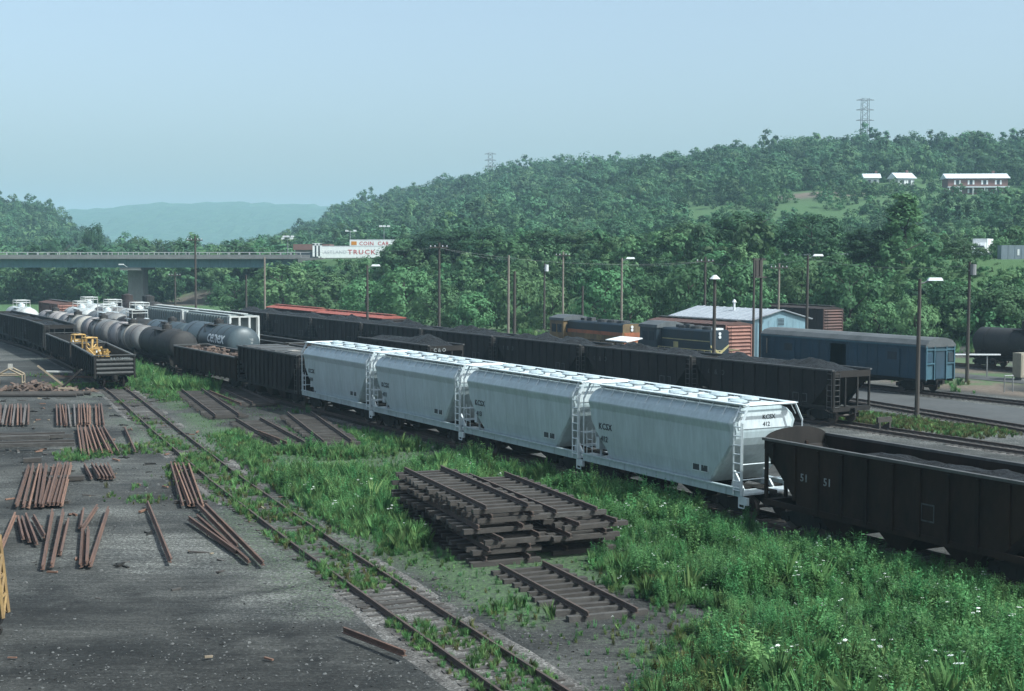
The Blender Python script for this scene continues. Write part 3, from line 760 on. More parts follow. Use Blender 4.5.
CHL = ['pale grey covered hopper closest to the black hopper, white end lettered KCSX 412',
       'pale grey covered hopper second from the foreground black hopper',
       'pale grey covered hopper third from the foreground black hopper',
       'pale grey covered hopper coupled to the dark ribbed hopper, farthest of the four']
CHN = ['412', '413', '411', '410']
protos = [ch] + [copy_tree(ch) for _ in range(3)]
for k, o in enumerate(protos):
    p = xy(49.45 + 12.0 * k, T_MAIN); o.location = (p[0], p[1], RAILTOP); o.rotation_euler = (0, 0, CARROT)
    tag(o, CHL[k], 'covered hopper', 'pale covered hoppers in a row')
    lettering('KCSX', .40, 'stencil', o, (4.45, 1.556, 2.55), (-1, 0, 0), (0, 0, 1), spacing=1.1)
    lettering(CHN[k], .36, 'stencil', o, (4.30, 1.545, 2.0), (-1, 0, 0), (0, 0, 1), spacing=1.1)
    lettering('KCSX', .26, 'stencil', o, (-5.34, .15, 3.88), (0, -1, 0), (0, 0, 1))
    lettering(CHN[k], .24, 'stencil', o, (-5.34, .12, 3.60), (0, -1, 0), (0, 0, 1))

# ---- open hoppers
def coal_mesh(L, W, z0, hump, seed, humps=2):
    nx, ny = 64, 15
    xs = np.linspace(-L / 2, L / 2, nx); ys = np.linspace(-W / 2, W / 2, ny)
    X, Y = np.meshgrid(xs, ys)
    e = np.clip(np.minimum(L / 2 - np.abs(X), 2.0) / 2.0, 0, 1) * np.clip((W / 2 - np.abs(Y)) / (W / 2), 0, 1) ** .7
    Z = z0 + hump * e * (0.75 + .35 * np.cos(X / L * 2 * math.pi * humps + seed)) + (fbm(X * 1.3 + seed * 7, Y * 1.3, seed, 4) - .5) * .6 * np.sqrt(e)
    i = np.arange(X.size).reshape(X.shape)
    f = np.stack([i[:-1, :-1].ravel(), i[:-1, 1:].ravel(), i[1:, 1:].ravel(), i[1:, :-1].ravel()], 1)
    top = np.stack([X.ravel(), Y.ravel(), Z.ravel()], 1).tolist()
    ring = list(i[0]) + list(i[1:, -1]) + list(i[-1, -2::-1]) + list(i[-2:0:-1, 0])
    b = len(top); vs2 = top + [(top[q][0], top[q][1], z0 - .5) for q in ring]
    fs2 = f.tolist() + [(ring[k], b + k, b + (k + 1) % len(ring), ring[(k + 1) % len(ring)]) for k in range(len(ring))]
    return MB().add(vs2, fs2).mesh('coal', 'coal', False)
def open_hopper(L=13.4, H=3.25, mat='black', W=1.52, nst=11, arched=False, ladder_end=True):
    root = thing('open_hopper', '', 'hopper car'); hl = L / 2; cut = 2.1
    outl = [(-hl, H), (-hl, H - .35), (-hl + cut, .98), (hl - cut, .98), (hl, H - .35), (hl, H)]
    for s in (-1, 1):
        mb = MB(); y0, y1 = sorted((s * W, s * (W - .05)))
        mb.prism(outl, 'y', y0, y1)
        for k in range(nst):
            x = -hl + .55 + (L - 1.1) * k / (nst - 1)
            zb = max(1.0, 1.0 + (abs(x) - (hl - cut)) / cut * (H - 1.35))
            y0, y1 = sorted((s * W, s * (W + .09)))
            mb.span(x - .07, x + .07, y0, y1, zb, H - .08)
        mb.build('side_wall', mat, root)
        y0, y1 = sorted((s * (W - .07), s * (W + .11)))
        MB().span(-hl - .02, hl + .02, y0, y1, H - .005, H + .09).build('top_chord', 'chord', root)
        y0, y1 = sorted((s * (W - .06), s * (W + .03)))
        MB().span(-hl, hl, y0, y1, .88, 1.1).build('side_sill', mat, root)
    for s in (-1, 1):
        mb = MB(); t = .06
        mb.prism([(s * hl, H - .35), (s * (hl - cut - .6), .75), (s * (hl - cut - .6 - t), .75), (s * (hl - t), H - .28)], 'y', -W + .06, W - .06)
        mb.span(min(s * hl, s * (hl - .06)), max(s * hl, s * (hl - .06)), -W + .05, W - .05, H - .40, H)
        if arched:
            arc = [(W * math.cos(a), H + .42 * math.sin(a)) for a in [math.pi * k / 14 for k in range(15)]]
            mb.prism(arc, 'x', min(s * hl, s * (hl - .06)), max(s * hl, s * (hl - .06)))
        mb.build('end_slope', 'inside', root)
        mb = MB()
        for y in (-W + .06, -.5, .5, W - .06): mb.box((s * (hl - .07), y, (H + .7) / 2), (.12, .11, H - 1.0))
        mb.span(min(s * (hl - .3), s * hl), max(s * (hl - .3), s * hl), -W, W, .78, 1.08)
        mb.build('end_frame', mat, root)
        mb = MB(); ladder(mb, (s * (hl + .03), s * -1 * (W - .5), .9), (s * (hl + .03), s * -1 * (W - .5), H), (0, s * -1 * .4, 0), 7, .035)
        ladder(mb, (s * (hl - .08), W + .06, .9) if s < 0 else (s * (hl - .08), -W - .06, .9), (s * (hl - .08), W + .06, H) if s < 0 else (s * (hl - .08), -W - .06, H), (-s * .42, 0, 0), 7, .035)
        mb.build('ladder', 'chord', root)
    MB().span(-hl, hl, -.17, .17, .6, 1.0).build('underframe', 'dark', root)
    n = 3
    for k in range(n):
        x = (k - 1) * (L - 2 * cut - 1.6) / 2.6
        mb = MB(); b = [(x - 1.15, -1.4, 1.1), (x + 1.15, -1.4, 1.1), (x + 1.15, 1.4, 1.1), (x - 1.15, 1.4, 1.1), (x - .32, -1.2, .28), (x + .32, -1.2, .28), (x + .32, 1.2, .28), (x - .32, 1.2, .28)]
        mb.add(b, [(0, 1, 2, 3), (7, 6, 5, 4), (0, 4, 5, 1), (1, 5, 6, 2), (2, 6, 7, 3), (3, 7, 4, 0)]); mb.build('discharge_bay', 'blackrust', root)
    trucks(root, (-hl + 1.75, hl - 1.75)); couplers(root, L)
    return root
def place_car(o, u, vfun, L, label, cat, group=None):
    v0 = vfun(u) if callable(vfun) else vfun; rot = CARROT
    if callable(vfun):
        a = xy(u - L * .35, vfun(u - L * .35)); b = xy(u + L * .35, vfun(u + L * .35)); rot = math.atan2(b[1] - a[1], b[0] - a[0])
    p = xy(u, v0); o.location = (p[0], p[1], RAILTOP); o.rotation_euler = (0, 0, rot)
    tag(o, label, cat, group); return o
def load(mesh, o, name, label, cat, kind=None):
    c = put(name, mesh, None, o.location, o.rotation_euler[2]); tag(c, label, cat if kind is None else None, None, kind); return c

fg = open_hopper(13.6, 3.35, 'blackrust', arched=True)
place_car(fg, 42.3 - 6.8, T_MAIN, 13.6, 'black open hopper in the foreground with arched end plate', 'hopper car')
load(coal_mesh(10.2, 2.86, 3.02, .22, 77, 2), fg, 'coal', 'dark level load in the black foreground hopper', None, 'stuff').location = tuple(Vector((*xy(42.3 - 8.1, T_MAIN), RAILTOP)))
lettering('51', .40, 'stencilwhite', fg, (4.72, 1.528, 2.05), (-1, 0, 0), (0, 0, 1), spacing=1.1)
lettering('51', .40, 'stencilwhite', fg, (3.47, 1.528, 2.05), (-1, 0, 0), (0, 0, 1), spacing=1.1)
o = MB().span(-1.9, -1.3, 1.52, 1.535, 1.55, 1.6).span(-1.9, -1.3, 1.52, 1.535, 2.1, 2.15).span(-1.9, -1.86, 1.52, 1.535, 1.6, 2.1).span(-1.34, -1.3, 1.52, 1.535, 1.6, 2.1).build('stencil_frame', 'faintstencil', fg)
hp0 = open_hopper(14.0, 3.3, 'black', nst=12)
names5 = ['heaped coal hopper at the open end of the long row, ladder end showing', 'black coal hopper second from the open end of the long row',
          'black coal hopper third in the long row, in front of the orange banded locomotive', 'black coal hopper fourth from the open end of the long row',
          'black coal hopper fifth from the open end of the long row', 'black coal hopper sixth from the open end of the long row',
          'black coal hopper seventh from the open end, before the longer red roof', 'black coal hopper at the far end of the long row, by the red roofs']
for k in range(8):
    o = hp0 if k == 0 else copy_tree(hp0)
    place_car(o, 73.1 + 14.6 * k, T_FIVE, 14.0, names5[k], 'hopper car', 'black coal hoppers in the long row')
    load(coal_mesh(12.9, 2.9, 3.2, .62 if k != 1 else .38, 3 + k, 1 + k % 3), o, 'coal', 'heap of coal in the hopper ' + ['at the open end of the row', 'second from the open row end', 'in front of the orange banded locomotive', 'fourth along the row', 'fifth along the row', 'sixth along the row', 'seventh along the row', 'farthest along the row'][k], 'coal', 'stuff')
    if k in (0, 2):
        lettering('C & O' if k == 0 else 'B & O', .5, 'faintstencil', o, (5.6, 1.545, 2.3), (-1, 0, 0), (0, 0, 1), spacing=1.5)
    if k == 0:
        for q in (0, 1):
            x = -4.3 + q * .75; MB().span(x - .3, x + .3, 1.52, 1.54, 1.2, 1.25).span(x - .3, x + .3, 1.52, 1.54, 1.7, 1.75).span(x - .3, x - .25, 1.52, 1.54, 1.25, 1.7).span(x + .25, x + .3, 1.52, 1.54, 1.25, 1.7).build('stencil_frame', 'faintstencil', o)
wp = MB().box((0, 0, 0), (3.0, 1.5, .08), Matrix.Rotation(R(-9), 3, 'X')).build('white_sheet', 'signwhite')
p = xy(92.6, T_FIVE + .8); wp.location = (p[0], p[1], 4.08); wp.rotation_euler = (0, 0, CARROT)
tag(wp, 'loose white panel lying on the coal before the locomotives', 'sheet')
o = copy_tree(hp0); place_car(o, 107.4, T_THREE, 14.0, 'single black coal hopper behind the roofs of the pale covered hoppers', 'hopper car')
load(coal_mesh(12.9, 2.9, 3.15, .85, 21, 1), o, 'coal', 'tall coal heap in the single hopper behind the pale cars', 'coal', 'stuff')
lettering('C & O', .4, 'stencilwhite', o, (-7.13, 1.2, 2.85), (0, -1, 0), (0, 0, 1))
# dark ribbed hopper and scrap gondola beyond the pale hoppers
dk = open_hopper(12.8, 3.5, 'black', nst=14)
place_car(dk, 98.4, T_MAIN, 12.8, 'tall dark ribbed hopper coupled beyond the pale covered hoppers', 'hopper car')
mb = MB()
for k in range(8):
    x = -5.4 + k * 1.5 ; mb.span(x - .55, x + .55, -1.35, 1.35, 3.52 + .03 * (k % 2), 3.60 + .03 * (k % 2))
lid = mb.build('roof_panels', 'chord', dk)
MB().box((-4.6, -.3, 3.66), (1.6, 1.0, .03)).box((-2.9, .5, 3.67), (1.1, .6, .03)).build('bleached_patch', 'tankcream', dk)
for k, (uu, lab) in enumerate([(158.0, 'black hopper coupled behind the two yellow-loaded gondolas'), (172.0, 'black hopper second behind the yellow-loaded gondolas'), (186.0, 'black hopper third behind the gondolas at the left edge')]):
    o = copy_tree(hp0); place_car(o, uu, near_v, 14.0, lab, 'hopper car', 'black hoppers behind the gondolas')
    load(coal_mesh(12.9, 2.9, 3.0, .25, 31 + k, 1), o, 'coal', 'low coal load in the ' + ['first', 'second', 'third'][k] + ' black hopper behind the yellow-loaded gondolas', 'coal', 'stuff')

# ---- gondolas
def gondola(L=17.4, H=2.45, mat='black', W=1.5, nst=13):
    root = thing('gondola', '', 'gondola'); hl = L / 2
    for s in (-1, 1):
        mb = MB(); y0, y1 = sorted((s * W, s * (W - .05))); mb.span(-hl, hl, y0, y1, .95, H)
        y0, y1 = sorted((s * W, s * (W + .1)))
        for k in range(nst):
            x = -hl + .12 + (L - .24) * k / (nst - 1); mb.span(x - .08, x + .08, y0, y1, .8, H - .06)
        mb.build('side_wall', mat, root)
        y0, y1 = sorted((s * (W - .08), s * (W + .13))); MB().span(-hl, hl, y0, y1, H + .002, H + .1).build('top_chord', 'chord', root)
        mb = MB(); x0, x1 = sorted((s * hl, s * (hl - .05))); mb.span(x0, x1, -W + .05, W - .05, .95, H)
        x0, x1 = sorted((s * hl, s * (hl + .1)))
        mb.span(x0, x1, -W - .08, -W + .06, .75, H); mb.span(x0, x1, W - .06, W + .08, .75, H)
        ew = mb.build('end_wall', mat, root)
        for q in range(4):
            z = .98 + (H - 1.1) * (q + .5) / 4; MB().prism([(s * hl, z - .13), (s * (hl + .13), z - .02), (s * (hl + .13), z + .06), (s * hl, z + .13)], 'y', -W + .09, W - .09).build('end_rib', 'chord', ew)  # lighter material on the ribs paints in their highlight
        x0, x1 = sorted((s * (hl - .06), s * (hl + .12))); MB().span(x0, x1, -W - .1, W + .1, H + .104, H + .16).build('end_chord', 'chord', root)
    MB().span(-hl, hl, -W + .05, W - .05, .98, 1.06).build('floor', 'inside', root)
    MB().span(-hl, hl, -.2, .2, .55, .97).span(-hl, hl, -1.2, -1.1, .8, .97).span(-hl, hl, 1.1, 1.2, .8, .97).build('underframe', 'dark', root)
    trucks(root, (-hl + 1.9, hl - 1.9)); couplers(root, L)
    return root
go = gondola()
place_car(go, 121.6, near_v, 17.4, 'black gondola with ribbed end at the head of the near track', 'gondola', 'black gondolas with yellow equipment')
lettering('B & O 356000', .26, 'stencilwhite', go, (-8.86, .35, 2.22), (0, -1, 0), (0, 0, 1))
g2 = copy_tree(go)
for c in [c for c in g2.children if c.name.startswith('lettering')]: bpy.data.objects.remove(c)
place_car(g2, 140.2, near_v, 17.4, 'black gondola second from the ribbed gondola end, before the black hoppers', 'gondola', 'black gondolas with yellow equipment')
sg = gondola(16.6, 2.55, 'blackrust', nst=14)
place_car(sg, 113.6, T_MAIN, 16.6, 'low black gondola heaped with rusty scrap beside the lettered tank car', 'gondola')
r = random.Random(5); mb = MB()
for k in range(240):
    x = r.uniform(-7.8, 7.8); y = r.uniform(-1.25, 1.25); z = 2.1 + .55 * (1 - (y / 1.4) ** 2) * (.6 + .5 * math.sin(x * .9)) + r.uniform(-.15, .15)
    mb.box((x, y, z), (r.uniform(.15, .9), r.uniform(.1, .4), r.uniform(.03, .25)), Matrix.Rotation(r.uniform(0, 3), 3, 'Z') @ Matrix.Rotation(r.uniform(-.6, .6), 3, 'X'))
mb.span(-7.9, 7.9, -1.4, 1.4, 1.1, 2.0)
sc_ = load(mb.mesh('scrap_debris', 'scrap'), sg, 'scrap_debris', 'rusty scrap metal filling the low black gondola', None, 'stuff')
# low flat gondolas on the third track
for k, (uu, lab) in enumerate([(123.6, 'low dark empty gondola behind the single coal hopper'), (140.4, 'low dark empty gondola beside the white-ended grey hopper')]):
    o = gondola(15.6, 1.75, 'blackrust', nst=9) if k == 0 else copy_tree(lowg)
    if k == 0: lowg = o
    place_car(o, uu, T_THREE, 15.6, lab, 'gondola', 'low empty gondolas')

# ---- yellow track machines in the gondolas
def machine(label, car, x, y, z, rot, variant):
    p = car.matrix_basis if False else None
    c = Matrix.Translation(car.location) @ Matrix.Rotation(car.rotation_euler[2], 4, 'Z')
    loc = c @ Vector((x, y, z))
    t = thing('track_machine', label, 'machine', loc, car.rotation_euler[2] + rot, 'yellow track machines in the gondolas')
    mb = MB().span(-1.5, 1.5, -.55, -.42, .35, .5).span(-1.5, 1.5, .42, .55, .35, .5)
    for q in (-1.4, -.4, .5, 1.4): mb.span(q - .07, q + .07, -.55, .55, .36, .48)
    mb.build('frame', 'yellow', t)
    mb = MB().span(-.7, .3, -.4, .4, .5, 1.1).span(-.55, .1, -.3, .3, 1.1, 1.25); mb.build('engine_cover', 'yellow', t)
    mb = MB()
    if variant == 0:
        for yy in (-.5, .5): mb.bar((1.3, yy, .5), (1.3, yy, 2.0), .12).bar((.4, yy, .5), (.4, yy, 2.0), .12).bar((.4, yy, 2.0), (1.3, yy, 2.0), .12)
        mb.bar((1.3, -.5, 2.0), (1.3, .5, 2.0), .12).bar((.4, -.5, 2.0), (.4, .5, 2.0), .12)
    elif variant == 1:
        mb.bar((-1.2, 0, .5), (1.6, 0, 1.9), .18).bar((1.2, -.4, .4), (1.2, .4, 1.6), .12).bar((.6, .4, .4), (1.3, -.3, 1.5), .12).bar((-.9, -.4, .5), (-.9, .4, 1.4), .1)
    else:
        mb.bar((-1.2, -.4, .5), (-.6, -.4, 1.4), .1).bar((-1.2, .4, .5), (-.6, .4, 1.4), .1).bar((-.6, -.4, 1.4), (.9, -.4, 1.3), .1).bar((-.6, .4, 1.4), (.9, .4, 1.3), .1).bar((.9, -.4, 1.3), (.9, .4, 1.3), .1).bar((1.2, 0, .4), (1.2, 0, 1.3), .15)
    mb.build('boom' if variant else 'roll_cage', 'yellow', t)
    for q in (-1.1, 1.1):
        w = MB()
        for yy in (-.6, .48): w.cyl((q, yy, .2), (q, yy + .12, .2), .2, n=10)
        w.build('wheelset', 'wheel', t)
    MB().box((.75, 0, .85), (.35, .5, .12)).box((.9, 0, 1.05), (.08, .5, .4)).build('seat', 'lampwhite' if variant == 2 else 'dark', t)
    return t
machine('yellow track machine with square roll cage in the gondola', g2, -5.6, .1, 1.06, .2, 0)
machine('yellow track machine with slanting boom in the gondola', go, 5.4, .2, 1.06, -.15, 1)
machine('yellow track machine with white seat in the gondola', go, 1.0, -.1, 1.06, .1, 2)
machine('yellow track machine low in the farther gondola', g2, -1.2, -.1, 1.06, .05, 2)
machine('yellow track machine with slanting boom closest to the ribbed gondola end', go, -2.9, .15, 1.06, 2.9, 1)
machine('yellow track machine with roll cage in the ribbed gondola', go, 7.4, -.2, 1.06, .3, 0)

# ---- tank cars
def tank_car(L, Rr, mat, bands=(), cz=None, dome=False, cage=None, top=None):
    root = thing('tank_car', '', 'tank car'); hl = L / 2 - .35; cz = cz or (1.05 + Rr)
    prof = [(-hl - .42, .05), (-hl - .40, Rr * .35), (-hl - .28, Rr * .68), (-hl - .08, Rr * .92), (-hl + .1, Rr)]
    prof = [(x + .42, r_) for x, r_ in prof]
    prof = prof + [(-x, r_) for x, r_ in prof[::-1]]
    MB().lathe_x(prof, 24, cz).build('tank', mat, root, True)
    for (x, w, m_) in bands: MB().lathe_x([(x - w / 2, Rr + .012), (x + w / 2, Rr + .012)], 24, cz).build('band', m_, root, True)
    for x in np.linspace(-hl * .72, hl * .72, 4):
        MB().lathe_x([(x - .05, Rr + .02), (x + .05, Rr + .02)], 24, cz).build('strap', 'tankblack' if mat != 'tankwhite' else 'tankgrey', root)
    d = MB().cyl((0, 0, cz + Rr * .9), (0, 0, cz + Rr + (.75 if dome else .35)), .85 if dome else .45, n=14)
    d.cyl((0, 0, cz + Rr + (.75 if dome else .35)), (0, 0, cz + Rr + (.95 if dome else .5)), .6 if dome else .3, .15, n=14)
    d.build('dome', mat if dome else (cage or 'tankblack'), root)
    if cage:
        mb = MB(); z0 = cz + Rr + .05; z1 = z0 + .8
        for x in (-1.3, 1.3):
            for y in (-.85, .85): mb.bar((x, y, z0 - .3), (x, y, z1), .07)
            mb.bar((x, -.85, z1), (x, .85, z1), .09); mb.bar((x, -.85, z0 + .5), (x, .85, z0 + .5), .07)
        for y in (-.85, .85): mb.bar((-1.3, y, z1), (1.3, y, z1), .09); mb.bar((-1.3, y, z0 + .5), (1.3, y, z0 + .5), .07)
        mb.build('safety_rail', 'tankwhite', root)
    mb = MB().span(-1.4, 1.4, -1.0, 1.0, cz + Rr - .12, cz + Rr - .06)
    for s in (-1, 1): ladder(mb, (-.2, s * (Rr + .12), .9), (-.2, s * (Rr * .8), cz + Rr), (.4, 0, 0), 7, .04)
    mb.build('platform', 'tankblack' if not cage else cage, root)
    mb = MB().span(-L / 2, L / 2, -.28, .28, .65, 1.05)
    for x in (-hl + 1.0, hl - 1.0): mb.span(x - .4, x + .4, -1.2, 1.2, .85, cz - Rr * .6)
    for s in (-1, 1): mb.bar((-L / 2, s * 1.3, 1.25), (L / 2, s * 1.3, 1.25), .05)
    for s in (-1, 1): mb.span(min(s * L / 2, s * (L / 2 - .15)), max(s * L / 2, s * (L / 2 - .15)), -1.4, 1.4, .75, 1.05)
    mb.build('underframe', 'dark', root)
    trucks(root, (-L / 2 + 1.8, L / 2 - 1.8)); couplers(root, L)
    return root
def tank_at(o, u, v, L, label): return place_car(o, u, v, L, label, 'tank car', 'tank cars')
tank_at(tank_car(11.8, 1.34, 'tankblack'), 129.6, T_MAIN, 11.8, 'grimy black tank car closest to the scrap gondola')
tank_at(tank_car(11.8, 1.34, 'tankgrey', [(-1.2, 1.5, 'tankcream'), (2.6, 3.6, 'pinkrust')]), 141.8, T_MAIN, 11.8, 'grey tank car with wide cream band, second beyond the scrap gondola')
tank_at(tank_car(11.8, 1.34, 'tankgrey', [(-.6, .9, 'tankcream'), (3.0, 3.2, 'pinkrust')]), 154.0, T_MAIN, 11.8, 'grey tank car with narrow cream band, third beyond the scrap gondola')
tank_at(tank_car(11.8, 1.34, 'tankcream', [(-3.9, 1.8, 'tankgrey'), (2.5, 4.6, 'pinkrust')]), 166.2, T_MAIN, 11.8, 'cream and pinkish tank car fourth beyond the scrap gondola')
tank_at(tank_car(11.8, 1.34, 'pinkrust', [(0, 2.0, 'tankcream')]), 178.4, T_MAIN, 11.8, 'pinkish stained tank car fifth beyond the scrap gondola')
tank_at(tank_car(11.8, 1.34, 'tankwhite', cage='white'), 196.0, T_MAIN - .8, 11.8, 'white tank car with white railing at the left edge of the yard')
cx = tank_at(tank_car(15.4, 1.56, 'tankblue', [(-3.3, .14, 'tankblack'), (1.5, .14, 'tankblack')]), 128.0, T_ONE, 15.4, 'blue grey tank car with big white lettering on its side')
wrap_lettering('cenex', 1.55, 'lampwhite', cx, -1.3, 1.05 + 1.56, 1.56, .02, 1.3)
MB().box((-7.29, -.35, 3.0), (.03, .9, .22)).box((-7.31, -.5, 2.72), (.03, .5, .2)).build('placard', 'stencilwhite', cx)
tank_at(tank_car(13.0, 1.36, 'tankblue'), 143.3, T_ONE, 13.0, 'plain blue grey tank car behind the lettered tank car')
tank_at(tank_car(12.6, 1.28, 'tankblack', [(2, 4, 'brown')], dome=True, cage='white'), 157.2, T_ONE, 12.6, 'dark domed tank car with white railing, third on the lettered tank track')
tank_at(tank_car(12.6, 1.4, 'tankgrey', cage='white'), 170.6, T_ONE, 12.6, 'grey tank car with white railing, fourth on the lettered tank track')
tank_at(tank_car(12.6, 1.4, 'tankwhite', cage='white'), 184.0, T_ONE, 12.6, 'white tank car with white railing, farthest on the lettered tank track')
tank_at(tank_car(12.6, 1.45, 'tankwhite', cage='white'), 172.2, T_TWO, 12.6, 'white tank car with white railing beyond the grey covered hoppers')
tank_at(tank_car(12.6, 1.45, 'tankgrey', cage='white'), 185.4, T_TWO, 12.6, 'grey tank car with white railing second beyond the grey covered hoppers')
tank_at(tank_car(12.6, 1.45, 'tankwhite', cage='white'), 198.6, T_TWO, 12.6, 'white tank car with white railing third beyond the grey covered hoppers')
tank_at(tank_car(11.0, 1.45, 'tankblack', dome=True), 204.0, 54.5, 11.0, 'black domed tank car below the bridge pier')
tank_at(tank_car(11.0, 1.4, 'brown', dome=True), 216.0, 54.5, 11.0, 'brown black domed tank car below the bridge pier, farther one')
bt = tank_at(tank_car(13.0, 1.35, 'tankblack', dome=True, cz=2.35), 90.0, 105.0, 13.0, 'black tank car with dark dome at the right edge by the hillside')

# ---- grey ribbed covered hoppers with white ends
def ribbed_hopper(L=15.2):
    root = thing('ribbed_covered_hopper', '', 'covered hopper'); hl = L / 2; W = 1.5
    outl = [(-hl + .9, 4.1), (-hl + .9, 3.0), (-hl + 2.6, 1.1), (hl - 2.6, 1.1), (hl - .9, 3.0), (hl - .9, 4.1)]
    for s in (-1, 1):
        mb = MB(); y0, y1 = sorted((s * W, s * (W - .06))); mb.prism(outl, 'y', y0, y1); y0, y1 = sorted((s * W, s * (W + .1)))
        for k in range(16):
            x = -hl + 1.0 + (L - 2.0) * k / 15; zb = max(1.1, 1.1 + (abs(x) - (hl - 2.6)) / 1.7 * 1.9); mb.span(x - .06, x + .06, y0, y1, zb, 4.1)
        mb.build('side_wall', 'greycar', root)
        y0, y1 = sorted((s * (W - .05), s * (W + .08))); MB().span(-hl, hl, y0, y1, .9, 1.2).build('side_sill', 'greycar', root)
        mb = MB()
        for y in (-1.42, -.5, .5, 1.42): mb.box((s * (hl - .1), y, 2.55), (.2, .2, 3.1))
        mb.span(min(s * hl, s * (hl - .95)), max(s * hl, s * (hl - .95)), -1.5, 1.5, 4.06, 4.2)
        for q in (.75, .45): mb.box((s * (hl - q), 1.46, 2.55), (.14, .12, 3.1)); mb.box((s * (hl - q), -1.46, 2.55), (.14, .12, 3.1))
        mb.span(min(s * hl, s * (hl - .95)), max(s * hl, s * (hl - .95)), -1.5, 1.5, .9, 1.02)
        mb.build('end_frame', 'tankwhite', root)
        mb = MB(); mb.prism([(s * (hl - .9), 4.05), (s * (hl - .9), 3.0), (s * (hl - 2.8), .9), (s * (hl - 2.9), .9), (s * (hl - .98), 3.0), (s * (hl - .98), 4.05)], 'y', -1.44, 1.44); mb.build('end_slope', 'greycar', root)
    MB().prism([(-W, 4.1), (W, 4.1), (W * .7, 4.28), (-W * .7, 4.28)], 'x', -hl + .9, hl - .9).build('roof', 'greycar', root)
    mb = MB().span(-hl, hl, -.35, .35, 4.36, 4.42)
    for k in range(10): x = -hl + 1.2 + (L - 2.4) * k / 9; mb.span(x - .04, x + .04, -.3, .3, 4.28, 4.36)
    mb.span(-hl + .9, hl - .9, 1.0, 1.3, 4.24, 4.30); mb.build('roof_walk', 'tankwhite', root)
    MB().span(-hl, hl, -.2, .2, .6, 1.0).build('underframe', 'dark', root)
    for x in (-3.2, 0, 3.2):
        mb = MB(); b = [(x - 1.5, -1.3, 1.2), (x + 1.5, -1.3, 1.2), (x + 1.5, 1.3, 1.2), (x - 1.5, 1.3, 1.2), (x - .4, -.5, .35), (x + .4, -.5, .35), (x + .4, .5, .35), (x - .4, .5, .35)]
        mb.add(b, [(0, 1, 2, 3), (7, 6, 5, 4), (0, 4, 5, 1), (1, 5, 6, 2), (2, 6, 7, 3), (3, 7, 4, 0)]); mb.build('discharge_bay', 'greycar', root)
    trucks(root, (-hl + 1.8, hl - 1.8)); couplers(root, L)
    return root
rh = ribbed_hopper(); place_car(rh, 140.7, T_TWO, 15.2, 'grey ribbed covered hopper with white end frame above the lettered tank car', 'covered hopper', 'grey ribbed covered hoppers')
r2 = copy_tree(rh); place_car(r2, 156.6, T_TWO, 15.2, 'grey ribbed covered hopper coupled beyond the white-ended one', 'covered hopper', 'grey ribbed covered hoppers')

for o in (rh, r2): o.scale = (1, 1, 1.09)
# ---- box cars
def boxcar(L=12.4, H=4.35, side='boxred', end='boxribs', roof='boxred', wide=1.5):
    root = thing('boxcar', '', 'boxcar'); hl = L / 2; W = wide
    for s in (-1, 1):
        mb = MB(); y0, y1 = sorted((s * W, s * (W - .06))); mb.span(-hl, hl, y0, y1, 1.0, H - .3); y0, y1 = sorted((s * W, s * (W + .06)))
        for k in range(12):
            x = -hl + .1 + (L - .2) * k / 11
            if abs(x) > 1.3: mb.span(x - .05, x + .05, y0, y1, 1.0, H - .35)
        mb.build('side_wall', side, root)
        y0, y1 = sorted((s * (W + .02), s * (W + .1)))
        dr = MB().span(-1.2, 1.2, y0, y1, 1.1, H - .45).build('door', side, root)
        y0, y1 = sorted((s * (W + .1), s * (W + .15))); MB().span(-1.25, 2.6, y0, y1, H - .44, H - .36).span(-1.25, 2.6, y0, y1, 1.02, 1.1).build('track', 'dark', dr)
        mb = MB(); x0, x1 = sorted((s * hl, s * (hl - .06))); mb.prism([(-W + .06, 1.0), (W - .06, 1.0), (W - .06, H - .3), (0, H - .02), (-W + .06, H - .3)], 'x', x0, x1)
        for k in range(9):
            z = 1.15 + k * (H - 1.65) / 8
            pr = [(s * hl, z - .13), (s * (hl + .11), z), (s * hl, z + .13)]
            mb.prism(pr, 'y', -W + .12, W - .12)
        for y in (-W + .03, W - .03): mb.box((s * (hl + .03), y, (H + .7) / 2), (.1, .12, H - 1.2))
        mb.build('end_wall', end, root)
        mb = MB(); ladder(mb, (s * (hl + .16), -s * (W - .55), 1.0), (s * (hl + .16), -s * (W - .55), H - .4), (0, -s * .42, 0), 7, .035); mb.build('ladder', 'dark', root)
    mb = MB().prism([(-W - .06, H - .3), (W + .06, H - .3), (W + .06, H - .24), (0, H + .04), (-W - .06, H - .24)], 'x', -hl - .05, hl + .05)
    for k in range(11): x = -hl + .3 + (L - .6) * k / 10; mb.prism([(-W - .06, H - .23), (W + .06, H - .23), (W + .06, H - .2), (0, H + .08), (-W - .06, H - .2)], 'x', x - .03, x + .03)
    mb.build('roof', roof, root)
    MB().span(-hl, hl, -.3, .3, H + .1, H + .14).build('roof_walk', 'chord' if roof != 'redroof' else 'redroof', root)
    MB().span(-hl, hl, -.2, .2, .6, 1.0).span(-hl, hl, -1.4, -1.3, .85, 1.0).span(-hl, hl, 1.3, 1.4, .85, 1.0).build('underframe', 'dark', root)
    trucks(root, (-hl + 1.8, hl - 1.8)); couplers(root, L)
    return root
bx = boxcar(); place_car(bx, 109.8, T_EIGHT + 1.0, 12.4, 'red brown boxcar with ribbed end in sunlit salmon beside the blue shed', 'boxcar')
b2 = boxcar(17.0, 3.85, 'brown', 'brown', 'redroof'); place_car(b2, 174.2, 66.0, 17.0, 'red roofed boxcar behind the far end of the coal hoppers', 'boxcar', 'red roofed boxcars')
